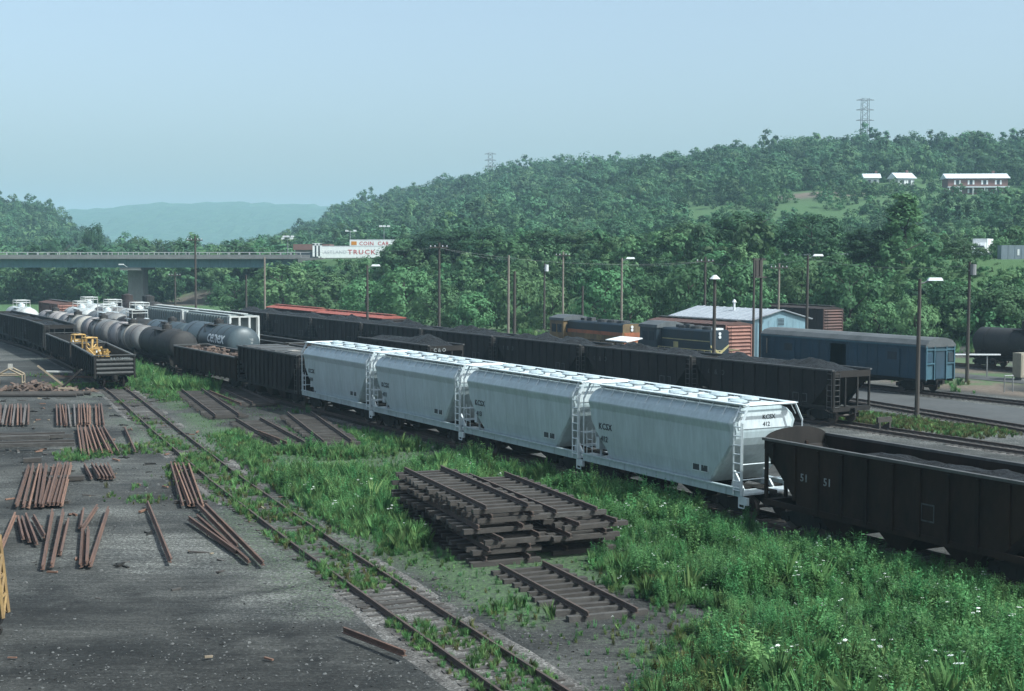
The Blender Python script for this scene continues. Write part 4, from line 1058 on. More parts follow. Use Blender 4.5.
b3 = boxcar(20.0, 3.75, 'brown', 'brown', 'redroof'); place_car(b3, 154.4, 66.0, 20.0, 'red roofed boxcar behind the coal hoppers, closer of the two', 'boxcar', 'red roofed boxcars')
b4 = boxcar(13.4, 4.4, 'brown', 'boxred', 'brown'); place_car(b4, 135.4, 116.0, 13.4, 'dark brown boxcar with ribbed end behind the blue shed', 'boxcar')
b5 = copy_tree(bx); place_car(b5, 197.4, T_ONE, 12.4, 'red boxcar among the white tank cars at the far left', 'boxcar')
b6 = boxcar(13.0, 3.0, 'brown', 'brown', 'brown'); place_car(b6, 95.2, 91.5, 13.0, 'low dark brown car half hidden behind the blue baggage car', 'boxcar')

# ---- locomotives
def locomotive(L, hood, band, roofm, endm, stripe=None):
    root = thing('locomotive', '', 'locomotive'); hl = L / 2
    MB().span(-hl, hl, -1.5, 1.5, 1.15, 1.5).span(-hl, hl, -.5, .5, .8, 1.15).build('frame', 'dark', root)
    x0, x1 = -hl + .9, hl - 4.6
    mb = MB().prism([(-.98, 1.5), (.98, 1.5), (.98, 4.02), (.86, 4.15), (-.86, 4.15), (-.98, 4.02)], 'x', x0, x1)
    for k in range(10):
        xx = x0 + .5 + (x1 - x0 - 1.0) * k / 9
        for s in (-1, 1): mb.span(xx - .35, xx + .35, min(s * .98, s * 1.005), max(s * .98, s * 1.005), 1.7, 3.0)
    mb.build('long_hood', hood, root)
    mb = MB().prism([(-.995, 3.35), (.995, 3.35), (.995, 4.03), (.87, 4.17), (-.87, 4.17), (-.995, 4.03)], 'x', x0 + .01, x1 - .01); mb.build('hood_top', roofm, root)
    if band:
        for s in (-1, 1): MB().span(x0 + .02, x1 - .02, min(s * .98, s * 1.02), max(s * .98, s * 1.02), 3.02, 3.34).build('stripe', band, root)
    for k in range(3):
        xx = x0 + 1.4 + k * 1.7; MB().cyl((xx, 0, 4.15), (xx, 0, 4.36), .62, n=14).cyl((xx, 0, 4.36), (xx, 0, 4.40), .5, n=14).build('radiator_fan', 'roofblack', root)
    MB().span(x1 - 3.2, x1 - 2.3, -.25, .25, 4.16, 4.5).span(x1 - 1.9, x1 - 1.2, -.25, .25, 4.16, 4.42).build('exhaust_stack', 'roofblack', root)
    MB().span(x0 - .03, x0 + .0, -.85, .85, 1.6, 3.34).build('end_panel', endm, root)
    cb = MB().prism([(-1.48, 1.5), (1.48, 1.5), (1.48, 4.15), (-1.48, 4.15)], 'x', x1 + .003, x1 + 2.6).build('cab', hood, root)
    MB().prism([(-1.56, 4.1), (1.56, 4.1), (1.5, 4.35), (.5, 4.62), (-.5, 4.62), (-1.5, 4.35)], 'x', x1 - .12, x1 + 2.75).build('roof', 'cabroof', cb)
    for s in (-1, 1):
        for q in (.35, 1.4): MB().span(x1 + q, x1 + q + .8, min(s * 1.48, s * 1.50), max(s * 1.48, s * 1.50), 2.95, 3.75).build('window', 'glass', cb)
    for y in (-1.2, .98): MB().span(x1 - .01, x1 + .002, y, y + .22, 2.95, 3.75).build('window', 'glass', cb)
    MB().prism([(-.95, 1.5), (.95, 1.5), (.95, 2.75), (.7, 2.95), (-.7, 2.95), (-.95, 2.75)], 'x', x1 + 2.603, hl - .9).build('short_hood', hood, root)
    mb = MB()
    for y in (-.2, .2): mb.cyl((x0 - .08, 0, 3.72 + y * .7), (x0 - .02, 0, 3.72 + y * .7), .14, n=10)
    mb.build('headlight', 'lampwhite', root)
    mb = MB()
    for s in (-1, 1):
        y = s * 1.44
        for k in range(9): xx = -hl + .1 + (x1 + hl - .3) * k / 8; mb.bar((xx, y, 1.5), (xx, y, 2.5), .05)
        mb.bar((-hl + .1, y, 2.5), (x1 - .2, y, 2.5), .05)
        for q in (-hl + .08, hl - .08): mb.bar((q, y, 1.5), (q, y, 2.5), .07); mb.bar((q, y, 2.5), (q, s * .4, 2.5), .05)
    mb.build('handrail', 'locoyellow' if stripe else 'dark', root)
    for s in (-1, 1):
        mb = MB().span(min(s * hl, s * (hl + .08)), max(s * hl, s * (hl + .08)), -1.45, 1.45, .5, 1.15); mb.build('pilot', 'dark' if s > 0 else endm, root)
        for y in (-1.35, 1.05): MB().span(min(s * (hl - .5), s * hl), max(s * (hl - .5), s * hl), y, y + .3, .35, .42).span(min(s * (hl - .4), s * hl), max(s * (hl - .4), s * hl), y, y + .3, .75, .82).build('step', 'lampwhite', root)
    MB().cyl((-1.8, -.9, .75), (1.8, -.9, .75), .42, n=10).cyl((-1.8, .9, .75), (1.8, .9, .75), .42, n=10).span(-1.8, 1.8, -.9, .9, .35, 1.12).build('fuel_tank', 'dark', root)
    trucks(root, (-hl + 3.0, hl - 3.0)); couplers(root, L)
    return root
lo = locomotive(12.6, 'blueloco', None, 'blueloco', 'blueloco', True)
place_car(lo, 100.9, loco_v, 12.6, 'dark blue locomotive with thin yellow stripe and chevron on its end', 'locomotive')
x0 = -6.3 + .9
for s in (-1, 1): MB().span(x0 + .05, 1.5, min(s * .98, s * 1.02), max(s * .98, s * 1.02), 3.18, 3.26).build('stripe', 'locoyellow', lo)
MB().prism([(-.95, 2.95), (-.95, 2.75), (0, 2.05), (.95, 2.75), (.95, 2.95), (0, 2.3)], 'x', x0 - .06, x0 - .03).build('chevron', 'locoyellow', lo)
MB().span(-.9, -.2, 1.006, 1.03, 2.5, 3.0).build('emblem', 'locoyellow', lo)
MB().box((x0 + .3, 0, 4.2), (.5, .9, .25)).build('number_board', 'lampwhite', lo)
lc = locomotive(15.2, 'chessieyellow', 'chessieorange', 'blueloco', 'chessieorange', None)
place_car(lc, 115.4, loco_v, 15.2, 'dirty yellow and blue locomotive with orange band and end', 'locomotive')

# ---- blue baggage car
def baggage():
    root = thing('baggage_car', 'faded blue baggage car with pale roof beside the asphalt road', 'railroad car'); L = 19.2; hl = L / 2; W = 1.5
    for s in (-1, 1):
        y0, y1 = sorted((s * W, s * (W - .07)))
        mb = MB()
        for a, b in ((-hl, -.95), (.95, hl)): mb.span(a, b, y0, y1, 1.05, 3.55)
        mb.span(-.95, .95, y0, y1, 3.3, 3.55)
        for k in range(17):
            x = -hl + .6 + (L - 1.2) * k / 16
            if abs(x) > 1.1: mb.span(x - .03, x + .03, min(s * W, s * (W + .025)), max(s * W, s * (W + .025)), 1.1, 3.5)
        for z in (1.9, 3.1): mb.span(-hl, -.96, min(s * W, s * (W + .03)), max(s * W, s * (W + .03)), z, z + .06); mb.span(.96, hl, min(s * W, s * (W + .03)), max(s * W, s * (W + .03)), z, z + .06)
        mb.build('side_wall', 'bluecar', root)
        for x in (-6.2, 6.0):
            d = MB().span(x - .8, x + .8, min(s * (W + .03), s * (W + .07)), max(s * (W + .03), s * (W + .07)), 1.1, 3.3).build('door', 'bluecar', root)
            MB().span(x - .5, x + .5, min(s * (W + .07), s * (W + .085)), max(s * (W + .07), s * (W + .085)), 2.4, 3.0).build('window', 'glass', d)
        mb = MB(); x0, x1 = sorted((s * hl, s * (hl - .08)))
        mb.prism([(-W, 1.05), (W, 1.05), (W, 3.55), (1.1, 3.95), (0, 4.1), (-1.1, 3.95), (-W, 3.55)], 'x', x0, x1)
        e = mb.build('end_wall', 'blueend', root)
        q0, q1 = sorted((s * (hl + .003), s * (hl + .06)))
        MB().span(q0, q1, -.45, .45, 1.1, 3.2).build('door', 'bluecar', e)
        for y in (-1.15, 1.15): MB().span(q0, q1, y - .3, y + .3, 2.35, 3.05).build('window', 'bluecar' if y > 0 else 'glass', e)
        q0, q1 = sorted((s * (hl + .003), s * (hl + .12)))
        mb = MB()
        for y in (-1.45, -.62, .62, 1.45): mb.span(q0, q1, y - .05, y + .05, 1.0, 3.6)
        for z in (2.2, 3.25): mb.span(q0, q1, -1.4, -.67, z, z + .09); mb.span(q0, q1, .67, 1.4, z, z + .09); mb.span(q0, q1, -.57, .57, z + 1.0 if z < 3 else z, z + .09 + (1.0 if z < 3 else 0))
        mb.build('end_post', 'blueend', e)
        MB().cyl((hl - .8, 1.6, 2.0), (hl - .8, 1.6, 3.3), .05, n=6).build('vent_pipe', 'poletan', root) if s > 0 else None
    roof = MB().prism([(-W - .1, 3.5), (W + .1, 3.5), (W + .05, 3.68), (1.15, 4.02), (.5, 4.17), (-.5, 4.17), (-1.15, 4.02), (-W - .05, 3.68)], 'x', -hl - .12, hl + .12).build('roof', 'tarroof', root)
    MB().span(-hl, hl, W + .1, W + .13, 3.5, 3.6).span(-hl, hl, -W - .13, -W - .1, 3.5, 3.6).build('gutter', 'blueend', roof)
    MB().span(-hl + .1, hl - .1, -W + .1, W - .1, 1.0, 1.12).build('floor', 'dark', root)
    MB().span(-hl, hl, -.3, .3, .6, 1.0).span(-3, 3, -1.2, 1.2, .45, .98).span(-hl, hl, 1.3, 1.42, .85, 1.04).span(-hl, hl, -1.42, -1.3, .85, 1.04).build('underframe', 'dark', root)
    trucks(root, (-hl + 2.2, hl - 2.2)); couplers(root, L)
    return root
bc = baggage(); p = xy(78.0 + 9.6, T_EIGHT); bc.location = (p[0], p[1], RAILTOP); bc.rotation_euler = (0, 0, CARROT)

# ------------------------------------------------------------------ shed
p = xy(109, 88)
sh = thing('shed', 'pale blue metal shed with grey gabled roof behind the boxcar', 'shed', (p[0], p[1], 0), CARROT)
# local: x away (0..13.3), y from 0 to -7 (to the right)
Ls, Ws, He, Hp = 13.3, 7.0, 4.35, 5.25
MB().prism([(0, 0), (-Ws, 0), (-Ws, He), (-Ws / 2, Hp), (0, He)], 'x', 0, .12).build('gable_wall', 'shedblue', sh)
MB().prism([(0, 0), (-Ws, 0), (-Ws, He), (-Ws / 2, Hp), (0, He)], 'x', Ls - .12, Ls).build('gable_wall', 'shedblue', sh)
MB().span(.121, Ls - .121, -.12, -.003, 0, He - .02).build('side_wall', 'shedblue', sh)
MB().span(.121, Ls - .121, -Ws + .003, -Ws + .12, 0, He - .02).build('side_wall', 'shedblue', sh)
for s in (0, 1):
    y0, y1 = (.3, -Ws / 2) if s == 0 else (-Ws - .3, -Ws / 2)
    z0 = He - .3 * (Hp - He) / (Ws / 2) + .03
    for k in range(12):
        a, b = -.3 + k * (Ls + .6) / 12, -.3 + (k + 1) * (Ls + .6) / 12
        mb = MB().add([(a, y0, z0), (b, y0, z0), (b, y1, Hp + .03), (a, y1, Hp + .03), (a, y0, z0 + .06), (b, y0, z0 + .06), (b, y1, Hp + .09), (a, y1, Hp + .09)], [(0, 1, 2, 3), (7, 6, 5, 4), (0, 4, 5, 1), (1, 5, 6, 2), (2, 6, 7, 3), (3, 7, 4, 0)])
        d = (y1 - y0)
        mb.add([(a - .03, y0, z0 + .06), (a + .03, y0, z0 + .06), (a + .03, y1, Hp + .09), (a - .03, y1, Hp + .09), (a - .03, y0, z0 + .11), (a + .03, y0, z0 + .11), (a + .03, y1, Hp + .14), (a - .03, y1, Hp + .14)], [(0, 1, 2, 3), (7, 6, 5, 4), (0, 4, 5, 1), (1, 5, 6, 2), (2, 6, 7, 3), (3, 7, 4, 0)])
        mb.build('roof_panel', 'shedroof', sh)
w = MB().span(-.04, -.003, -Ws / 2 - .45, -Ws / 2 + .45, 3.75, 4.55).build('vent_window', 'shedblue', sh)
for k in range(5): MB().span(-.06, -.041, -Ws / 2 - .38, -Ws / 2 + .38, 3.82 + k * .14, 3.90 + k * .14).build('slat', 'glass', w)
d = MB().span(-.05, -.003, -Ws + .8, -Ws + 3.6, .02, 3.1).build('door', 'shedblue', sh)
mb = MB()
for k in range(9): y = -.4 - k * .78; mb.span(-.02, -.002, y - .02, y + .02, .02, He - .1)
mb.build('seam', 'shedblue', sh)
MB().cyl((6.2, -2.6, 4.9), (6.2, -2.6, 5.9), .12, n=8).cyl((6.2, -2.6, 5.9), (6.2, -2.6, 6.2), .24, .08, n=8).build('flue', 'lampwhite', sh)

# ------------------------------------------------------------------ bridge
br = thing('road_bridge', 'blue green girder road bridge on a concrete pier across the valley', 'bridge', (-46, 312, 0))
def B(x0, x1, y0, y1, z0, z1): return MB().span(x0 + 46, x1 + 46, y0 - 312, y1 - 312, z0, z1)
for y in (312, 322.5):
    for a, b in ((-46.6, -81.2), (-81.3, -131.2), (-131.3, -181.2), (-181.3, -240)):
        mb = B(b, a, y, y + .12, 8.3, 10.05); mb.span(b + 46, a + 46, y - 312 - .25, y - 312 + .37, 8.2, 8.3); mb.span(b + 46, a + 46, y - 312 - .25, y - 312 + .37, 9.99, 10.06)
        x = b + 1
        while x < a:
            mb.span(x + 46 - .05, x + 46 + .05, y - 312 - .14, y - 312, 8.3, 10.0); x += 2.3
        mb.build('girder', 'girder', br)
B(-240, -46, 310.5, 324.2, 10.062, 10.38).build('deck', 'concrete', br)
for y in (310.6, 323.8):
    pr = B(-240, -46, y, y + .3, 10.381, 11.0).build('parapet', 'parapet', br)
    mb = MB(); x = -239.0
    while x < -46:
        mb.box((x + 46, y - 312 + .15, 11.3), (.16, .16, .6)); x += 2.3
    mb.span(-240 + 46, 0, y - 312 + .08, y - 312 + .22, 11.45, 11.56); mb.build('railing', 'aluminium', pr)
for x in (-83.5, -133.5):
    mb = MB().prism([(x + 46 - 1.6, 3.6), (x + 46 + 1.6, 3.6), (x + 46 + 1.9, 4.4), (x + 46 + 1.9, 7.2), (x + 46 + 1.6, 8.0), (x + 46 - 1.6, 8.0), (x + 46 - 1.9, 7.2), (x + 46 - 1.9, 4.4)], 'z', -.5, 7.6); pi = mb.build('pier', 'concrete', br)
    MB().span(x + 46 - 2.3, x + 46 + 2.3, -.6, 12.2, 7.601, 8.19).build('pier_cap', 'concrete', pi)
MB().span(-.5, 5, -2.5, 13, 4, 10.3).build('abutment', 'concrete', br)
lp = MB().box((-83.5 + 46 - 1.5, -2.2, 8.9), (1.1, .3, .25)).bar((-83.5 + 46 - 1.0, -2.0, 8.8), (-83.5 + 46 - .5, -1.2, 8.3), .1).build('lamp', 'lampwhite', br)

# ------------------------------------------------------------------ roadside signs and buildings beyond the bridge end
def sign(name, label, x, y, z0, w, h, text, extra=None):
    t = thing(name, label, 'sign', (x, y, 10.2))
    MB().span(0, w, 0, .3, z0 - 10.2, z0 - 10.2 + h).build('board', 'signwhite', t)
    for q in np.linspace(.5, w - .5, 4): MB().span(q - .1, q + .1, .31, .5, -1.5, z0 - 10.2 + h * .8).build('post', 'dark', t)
    MB().span(0, w, -.03, -.002, z0 - 10.2 + h - .15, z0 - 10.2 + h).build('edge_trim', 'signgrey', t)
    for (tx, size, mat, ox, oz, sp, xs) in text: lettering(tx, size, mat, t, (ox, -.02, oz), (1, 0, 0), (0, 0, 1), spacing=sp, xscale=xs)
    return t
s1 = sign('truck_sign', 'long white sign board reading TRUCK in red capitals', -45.4, 334, 10.2, 15.6, 2.9, [('EASTLAND', 1.15, 'signgrey', .6, 1.05, 1.1, 1.0), ('TRUCK', 1.5, 'signred', 6.9, .95, 1.25, 1.15)])
s2 = sign('car_wash_sign', 'white sign board reading COIN CAR W in dark red', -39.4, 346, 13.0, 11.5, 1.75, [('COIN  CAR  W', 1.25, 'signred', 2.3, 3.15, 1.1, 1.05)])
MB().span(.4, 1.7, -.05, -.003, 3.2, 4.1).build('emblem', 'signorange', s2)
gb = thing('roadside_building', 'low grey building beyond the bridge end beside the signs', 'building', (-52.5, 345, 10.0))
MB().span(0, 8.0, 0, 8, -1, 2.2).build('wall', 'parapet', gb)
MB().span(-.4, 8.4, -.4, 8.4, 2.203, 3.6).build('roof', 'brickred', gb)
MB().span(.6, 7.4, -.06, -.003, .4, 1.6).build('window', 'glass', gb)
vs_ = thing('panel_sign', 'small white upright sign with two dark slots by the grey building', 'sign', (-46.6, 333, 10.2))
mb = MB().span(0, .5, 0, .3, .4, 3.4).span(.9, 1.3, 0, .3, .4, 3.4).span(1.7, 2.2, 0, .3, .4, 3.4).span(0, 2.2, 0, .3, 3.0, 3.5); mb.build('board', 'signwhite', vs_)
MB().span(.5, .9, .05, .25, .5, 3.0).span(1.3, 1.7, .05, .25, .5, 3.0).build('slot', 'glass', vs_)
MB().span(.2, .4, .1, .3, -1.5, .4).span(1.8, 2.0, .1, .3, -1.5, .4).build('post', 'dark', vs_)
def floodlight(x, y, ztop, n, label):
    z0 = zt(x, y); t = thing('floodlight_mast', label, 'floodlight', (x, y, z0))
    MB().cyl((0, 0, -.5), (0, 0, ztop - z0), .12, .08, n=6).build('mast', 'tower', t)
    for k in range(n):
        a = k * 2.4
        MB().bar((0, 0, ztop - z0 - .3 - .5 * (k // 3)), (1.0 * math.cos(a), .4 * math.sin(a), ztop - z0 - .2 - .5 * (k // 3)), .08).box((1.15 * math.cos(a), .4 * math.sin(a), ztop - z0 - .1 - .5 * (k // 3)), (.7, .5, .4)).build('lamp', 'lampwhite', t)
floodlight(-53.5, 340, 15.5, 6, 'cluster of white floodlights on a mast beside the grey building')
floodlight(-39.6, 349, 17.0, 2, 'thin mast with two lamps at the end of the car wash sign')
floodlight(-31.6, 352, 18.2, 3, 'mast with three lamps above the car wash sign')

# ------------------------------------------------------------------ houses, truck, trailer, road sign on the hill side
def house(label, x, y, w, dpt, h, roofh, rot, storeys, wallm, nwin):
    z0 = zt(x, y + 3) - .6
    t = thing('house', label, 'house', (x, y, z0), rot)
    MB().span(0, w, 0, dpt, -2.5, h).build('wall', wallm, t)
    rf = MB().prism([(-.6, h + .003), (dpt + .6, h + .003), (dpt / 2, h + roofh)], 'x', -.8, w + .8).build('roof', 'roofwhite', t)
    MB().span(w * .8, w * .8 + .8, dpt * .55, dpt * .55 + .8, h + .4, h + roofh + 1.0).build('chimney', 'brickred', rf)
    for s_ in range(storeys):
        for k in range(nwin):
            cx_ = (k + .7) * w / (nwin + .4)
            wd = MB().span(cx_ - .5, cx_ + .5, -.05, -.003, h - 2.1 - s_ * 3, h - .7 - s_ * 3).build('window', 'glass', t)
            for d_ in (-1, 1): MB().span(cx_ + d_ * .85 - .3, cx_ + d_ * .85 + .3, -.06, -.003, h - 2.15 - s_ * 3, h - .65 - s_ * 3).build('shutter', 'signwhite', wd)
    return t
h1 = house('long brick house with white shutters and pale metal roof on the hill', 152.5, 500, 20.5, 9, 5.6, 1.9, R(-4), 2, 'brickred', 4)
MB().span(-.3, 20.8, -1.6, -.01, 2.35, 2.75).build('porch_roof', 'roofwhite', h1)
for k in range(6): MB().span(.2 + k * 4, .4 + k * 4, -1.5, -1.3, -2.0, 2.349).build('porch_post', 'signwhite', h1)
house('small house with pale roof and chimney left of the long brick house', 141.5, 524, 6.5, 7, 3.0, 2.2, R(12), 1, 'signgrey', 2)
house('small pale roofed house almost hidden by hillside trees', 130.5, 528, 5.0, 6, 3.0, 1.8, R(-6), 1, 'signgrey', 2)
def truck_at(x, y, z, rot):
    t = thing('box_truck', 'white box truck on the hillside highway', 'truck', (x, y, z), rot)
    MB().span(-1.25, 1.25, 0, 6.0, .95, 3.4).build('cargo_box', 'signwhite', t)
    c = MB().prism([(-1.9, .55), (-.02, .55), (-.02, 2.7), (-1.1, 2.7), (-1.75, 1.7), (-1.95, 1.6)], 'x', -1.1, 1.1).build('cab', 'lampwhite', t)
    MB().add([(-.95, -1.72, 1.78), (.95, -1.72, 1.78), (.9, -1.14, 2.6), (-.9, -1.14, 2.6)], [(0, 1, 2, 3)]).build('windscreen', 'glass', c)
    for a in (-.9, 4.2):
        for s in (-1, 1): MB().cyl((s * 1.15, a, .48), (s * .85, a, .48), .48, n=12).build('wheel', 'dark', t)
    MB().span(-.5, .5, -.02, 6.0, .6, .94).build('chassis', 'dark', t)
truck_at(82.4, 251.0, 10.34, R(-28))
tr = thing('semi_trailer', 'grey blue box trailer parked on the slope at the right edge', 'trailer', (72.8, 212, 9.25), R(-6))
MB().span(0, 12, 0, 2.5, .55, 3.0).build('cargo_box', 'trailer', tr)
mb = MB()
for k in range(13): mb.span(k * .98, k * .98 + .05, -.03, -.002, .6, 2.95)
mb.build('rib', 'trailer', tr)
MB().span(2.3, 2.6, -.04, -.003, 1.5, 2.4).build('marker', 'signwhite', tr)
for x in (8.6, 10.0):
    for y in (.2, 2.0): MB().cyl((x, y, .1), (x, y + .3, .1), .5, n=12).build('wheel', 'dark', tr)
MB().span(1.5, 1.7, .3, .5, -2, .549).span(1.5, 1.7, 2.0, 2.2, -2, .549).build('landing_leg', 'dark', tr)
ds = thing('warning_sign', 'yellow diamond road sign on the highway near the box truck', 'sign', (84.5, 258, 10.4))
MB().prism([(0, -.75), (.75, 0), (0, .75), (-.75, 0)], 'y', -.05, 0).build('board', 'signorange', ds); ds.children[0].location = (0, 0, 2.6)
MB().span(-.05, .05, .01, .1, 0, 3.0).build('post', 'tower', ds)

# ------------------------------------------------------------------ power line towers on the crest
def pylon(label, x, y, h, w):
    z0 = zt(x, y); t = thing('pylon', label, 'pylon', (x, y, z0))
    mb = MB()
    for sx in (-1, 1):
        for sy in (-1, 1): mb.bar((sx * w / 2, sy * w / 2, 0), (sx * w / 2 * .85, sy * w / 2 * .85, h), .28)
    n = 9
    for k in range(n):
        a, b = h * k / n, h * (k + 1) / n
        for sy in (-1, 1):
            mb.bar((-w / 2 * .95, sy * w / 2, a), (w / 2 * .9, sy * w / 2 * .95, b), .12); mb.bar((w / 2 * .95, sy * w / 2, a), (-w / 2 * .9, sy * w / 2 * .95, b), .12)
    mb.build('mast', 'tower', t)
    for k, f in enumerate((.62, .8, .97)):
        MB().bar((-w * 1.15, 0, h * f), (w * 1.15, 0, h * f), .3).bar((-w * 1.15, 0, h * f), (0, 0, h * f + .9), .15).bar((w * 1.15, 0, h * f), (0, 0, h * f + .9), .15).build('cross_arm', 'tower', t)
pylon('tall lattice pylon on the crest of the right hill', 166, 674, 27, 3.6)
pylon('small lattice pylon far along the hill crest', -13, 860, 22, 3.0)

# ------------------------------------------------------------------ poles
POLES = [(-39.6, 178, 13.1, 'b', 'cross', 'tall dark pole with crossarm between tank cars and bridge'), (-32.7, 188, 10.5, 't', '', 'bleached pole beside the far red roofed boxcar'),
 (-37.4, 200, 8.0, 'b', '', 'thin dark pole beyond the end of the coal hopper row'), (-16.1, 158, 9.6, 'b', 'lamp', 'dark pole with white lamp arm above the red roofed boxcar'),
 (-7.7, 150, 12.0, 'b', 'cross', 'thick dark pole behind the coal hoppers beside the yellow loader'), (-0.4, 150, 10.7, 't', '', 'bleached pole standing on the gravel behind the coal hoppers'),
 (.2, 131, 9.2, 'b', '', 'dark pole rising straight behind the coal hoppers, left of the locomotives'), (4.3, 190, 9.7, 'b', 'can', 'dark pole with pale transformer can before the trees'),
 (6.6, 185, 11.2, 't', 'cross', 'bleached pole with crossarm behind the orange banded locomotive'), (8.5, 172, 7.0, 'b', '', 'short dark pole behind the orange banded locomotive'),
 (12.3, 160, 10.4, 't', 'lamp', 'bleached pole with white lamp arm between the two locomotives'), (21.4, 158, 10.5, 'b', 'cross', 'dark pole behind the shed roof'),
 (15.2, 107, 8.8, 'b', 'toplamp', 'dark pole with white lamp on top before the blue locomotive'), (29.6, 158, 9.8, 't', 'cross', 'bleached pole behind the shed roof, right side'),
 (28.2, 136, 10.7, 'b', 'lamp', 'dark pole with small lamp at the shed gable corner'), (26.2, 91.6, 9.1, 'b', 'lamp', 'dark pole with white lamp arm on the grass beside the asphalt road'),
 (38.2, 119, 10.1, 'b', 'can', 'dark pole with small box at the end of the blue baggage car'), (-53.3, 225, 8.1, 'b', 'cross', 'short dark pole with crossarm below the bridge')]
for k, (x, y, h, m_, kind, lab) in enumerate(POLES):
    z0 = zt(x, y)
    t = thing('utility_pole' if 'lamp' not in kind else 'lamp_pole', lab, 'pole', (x, y, z0))
    h = h - z0
    MB().cyl((0, 0, -.5), (.05, 0, h), .17 if m_ == 'b' else .15, .11, n=8).build('pole', 'polebrown' if m_ == 'b' else 'poletan', t)
    if kind == 'cross':
        MB().box((0, -.14, h - .5), (2.0, .1, .12)).build('crossarm', 'polebrown', t)
        for q in (-.85, -.4, .4, .85): MB().cyl((q, -.14, h - .44), (q, -.14, h - .26), .05, n=6).build('insulator', 'signgrey', t)
    elif kind == 'lamp':
        MB().bar((0, 0, h - .35), (.75, -.1, h - .1), .07).build('arm', 'dullsteel', t)
        MB().add([(.5, -.28, h - .12), (1.5, -.28, h - .12), (1.5, .1, h - .12), (.5, .1, h - .12), (.62, -.2, h + .08), (1.4, -.2, h + .08), (1.4, .03, h + .08), (.62, .03, h + .08)], [(0, 1, 2, 3), (7, 6, 5, 4), (0, 4, 5, 1), (1, 5, 6, 2), (2, 6, 7, 3), (3, 7, 4, 0)]).build('lamp', 'lampwhite', t)
    elif kind == 'toplamp':
        MB().cyl((.05, 0, h), (.05, 0, h + .18), .1, n=8).cyl((.05, 0, h + .05), (.05, 0, h + .35), .42, .12, n=12).build('lamp', 'lampwhite', t)
    elif kind == 'can':
        MB().cyl((.32, -.1, h - 1.1), (.32, -.1, h - .2), .26, n=10).box((.1, -.05, h - .7), (.3, .1, .1)).build('transformer', 'lampwhite' if k == 7 else 'dullsteel', t)
p = xy(105.6, 85.9)
t = thing('pole_platform', 'group of dark poles carrying a transformer bank before the shed', 'pole', (p[0], p[1], 0), CARROT)
for a, b in ((0, .55), (0, -.35), (.6, -.75)): MB().cyl((a, b, -.3), (a, b, 10.4), .13, .1, n=8).build('pole', 'polebrown', t)
MB().box((.2, -.2, 8.6), (.7, 1.3, .12)).build('deck', 'polebrown', t)
for b in (.25, -.25): MB().cyl((.1, b, 8.67), (.1, b, 10.2), .26, n=10).build('transformer', 'polebrown', t)
MB().box((.1, -.1, 10.3), (.12, 1.6, .12)).build('crossarm', 'polebrown', t)
def wire(label, a, b, sag):
    mb = MB(); pts = [(a[0] + (b[0] - a[0]) * k / 14, a[1] + (b[1] - a[1]) * k / 14, a[2] + (b[2] - a[2]) * k / 14 - sag * 4 * (k / 14) * (1 - k / 14)) for k in range(15)]
    mb.tube(pts, .010, 4); tag(mb.build('overhead_wire', 'dullsteel'), label, 'wire')
wire('thin wire from the lamp pole between locomotives to the shed pole', (12.3, 160, 9.6), (21.4, 158, 10.0), .25)
wire('thin wire from the crossarm pole to the transformer pole', (6.6, 185, 10.6), (4.3, 190, 9.3), .1)
wire('thin wire from the thick dark pole to the bleached gravel pole', (-7.7, 150, 11.5), (-.4, 150, 10.2), .2)

wire('long wire sagging from the tall crossarm pole to the thick dark pole', (-39.6, 178, 12.6), (-7.7, 150, 11.5), 1.0)
wire('long wire sagging from the thick dark pole to the shed roof pole', (-7.7, 150, 11.45), (21.4, 158, 10.0), .9)
wire('wire sagging from the shed roof pole to the gable corner pole', (21.4, 158, 9.9), (28.2, 136, 10.3), .5)
wire('wire sagging from the gable corner pole to the box pole', (28.2, 136, 10.35), (38.2, 119, 9.8), .5)
# ------------------------------------------------------------------ small yard things
t = thing('loader', 'small yellow loader parked behind the coal hoppers', 'loader', (-13.6, 177, 0), R(15))
MB().span(-1.6, 1.6, -.8, .8, .7, 1.7).build('body', 'yellow', t)
MB().span(-.6, .7, -.7, .7, 1.702, 2.5).build('cab', 'glass', t); MB().span(-.8, .9, -.85, .85, 2.503, 2.65).build('roof', 'tankcream', t)
for a in (-1.1, 1.1):
    for s in (-1, 1): MB().cyl((a, s * .82, .55), (a, s * 1.1, .55), .55, n=12).build('wheel', 'dark', t)
MB().prism([(1.7, .3), (2.7, .2), (2.7, .4), (2.0, 1.1), (1.7, 1.1)], 'y', -1.0, 1.0).build('bucket', 'craneyellow', t)
t = thing('storage_tank', 'small pale round tank behind the coal hoppers', 'tank', (2.9, 137, 0))
MB().cyl((0, 0, 0), (0, 0, 1.6), .75, n=16).build('drum', 'tankcream', t); MB().cyl((0, 0, 1.6), (0, 0, 1.95), .75, .25, n=16).build('lid', 'tankwhite', t)
t = thing('relay_cabinet', 'beige trackside cabinet at the right edge', 'cabinet', (42.9, 119.5, 0), YA)
MB().span(0, 1.6, 0, .9, .35, 2.4).build('case', 'beige', t); MB().span(.1, 1.5, -.03, -.002, .5, 2.25).build('door', 'beige', t); MB().span(.2, 1.4, .1, .8, 0, .349).build('base', 'concrete', t)
def barrier(label, x, y, rot, w):
    t = thing('pipe_barrier', label, 'barrier', (x, y, 0), rot)
    for q in (0, w): MB().cyl((q, 0, -.1), (q, 0, 1.25), .05, n=6).build('post', 'dullsteel', t)
    MB().cyl((0, 0, 1.25), (w, 0, 1.25), .05, n=6).build('top_bar', 'dullsteel', t)
barrier('bent pipe barrier on the gravel beside the far road', 38.4, 110.5, R(20), .8)
pl = thing('white_plank', 'long white board lying behind the baggage car end', 'board', (37.2, 122.5, 2.0), R(-2))
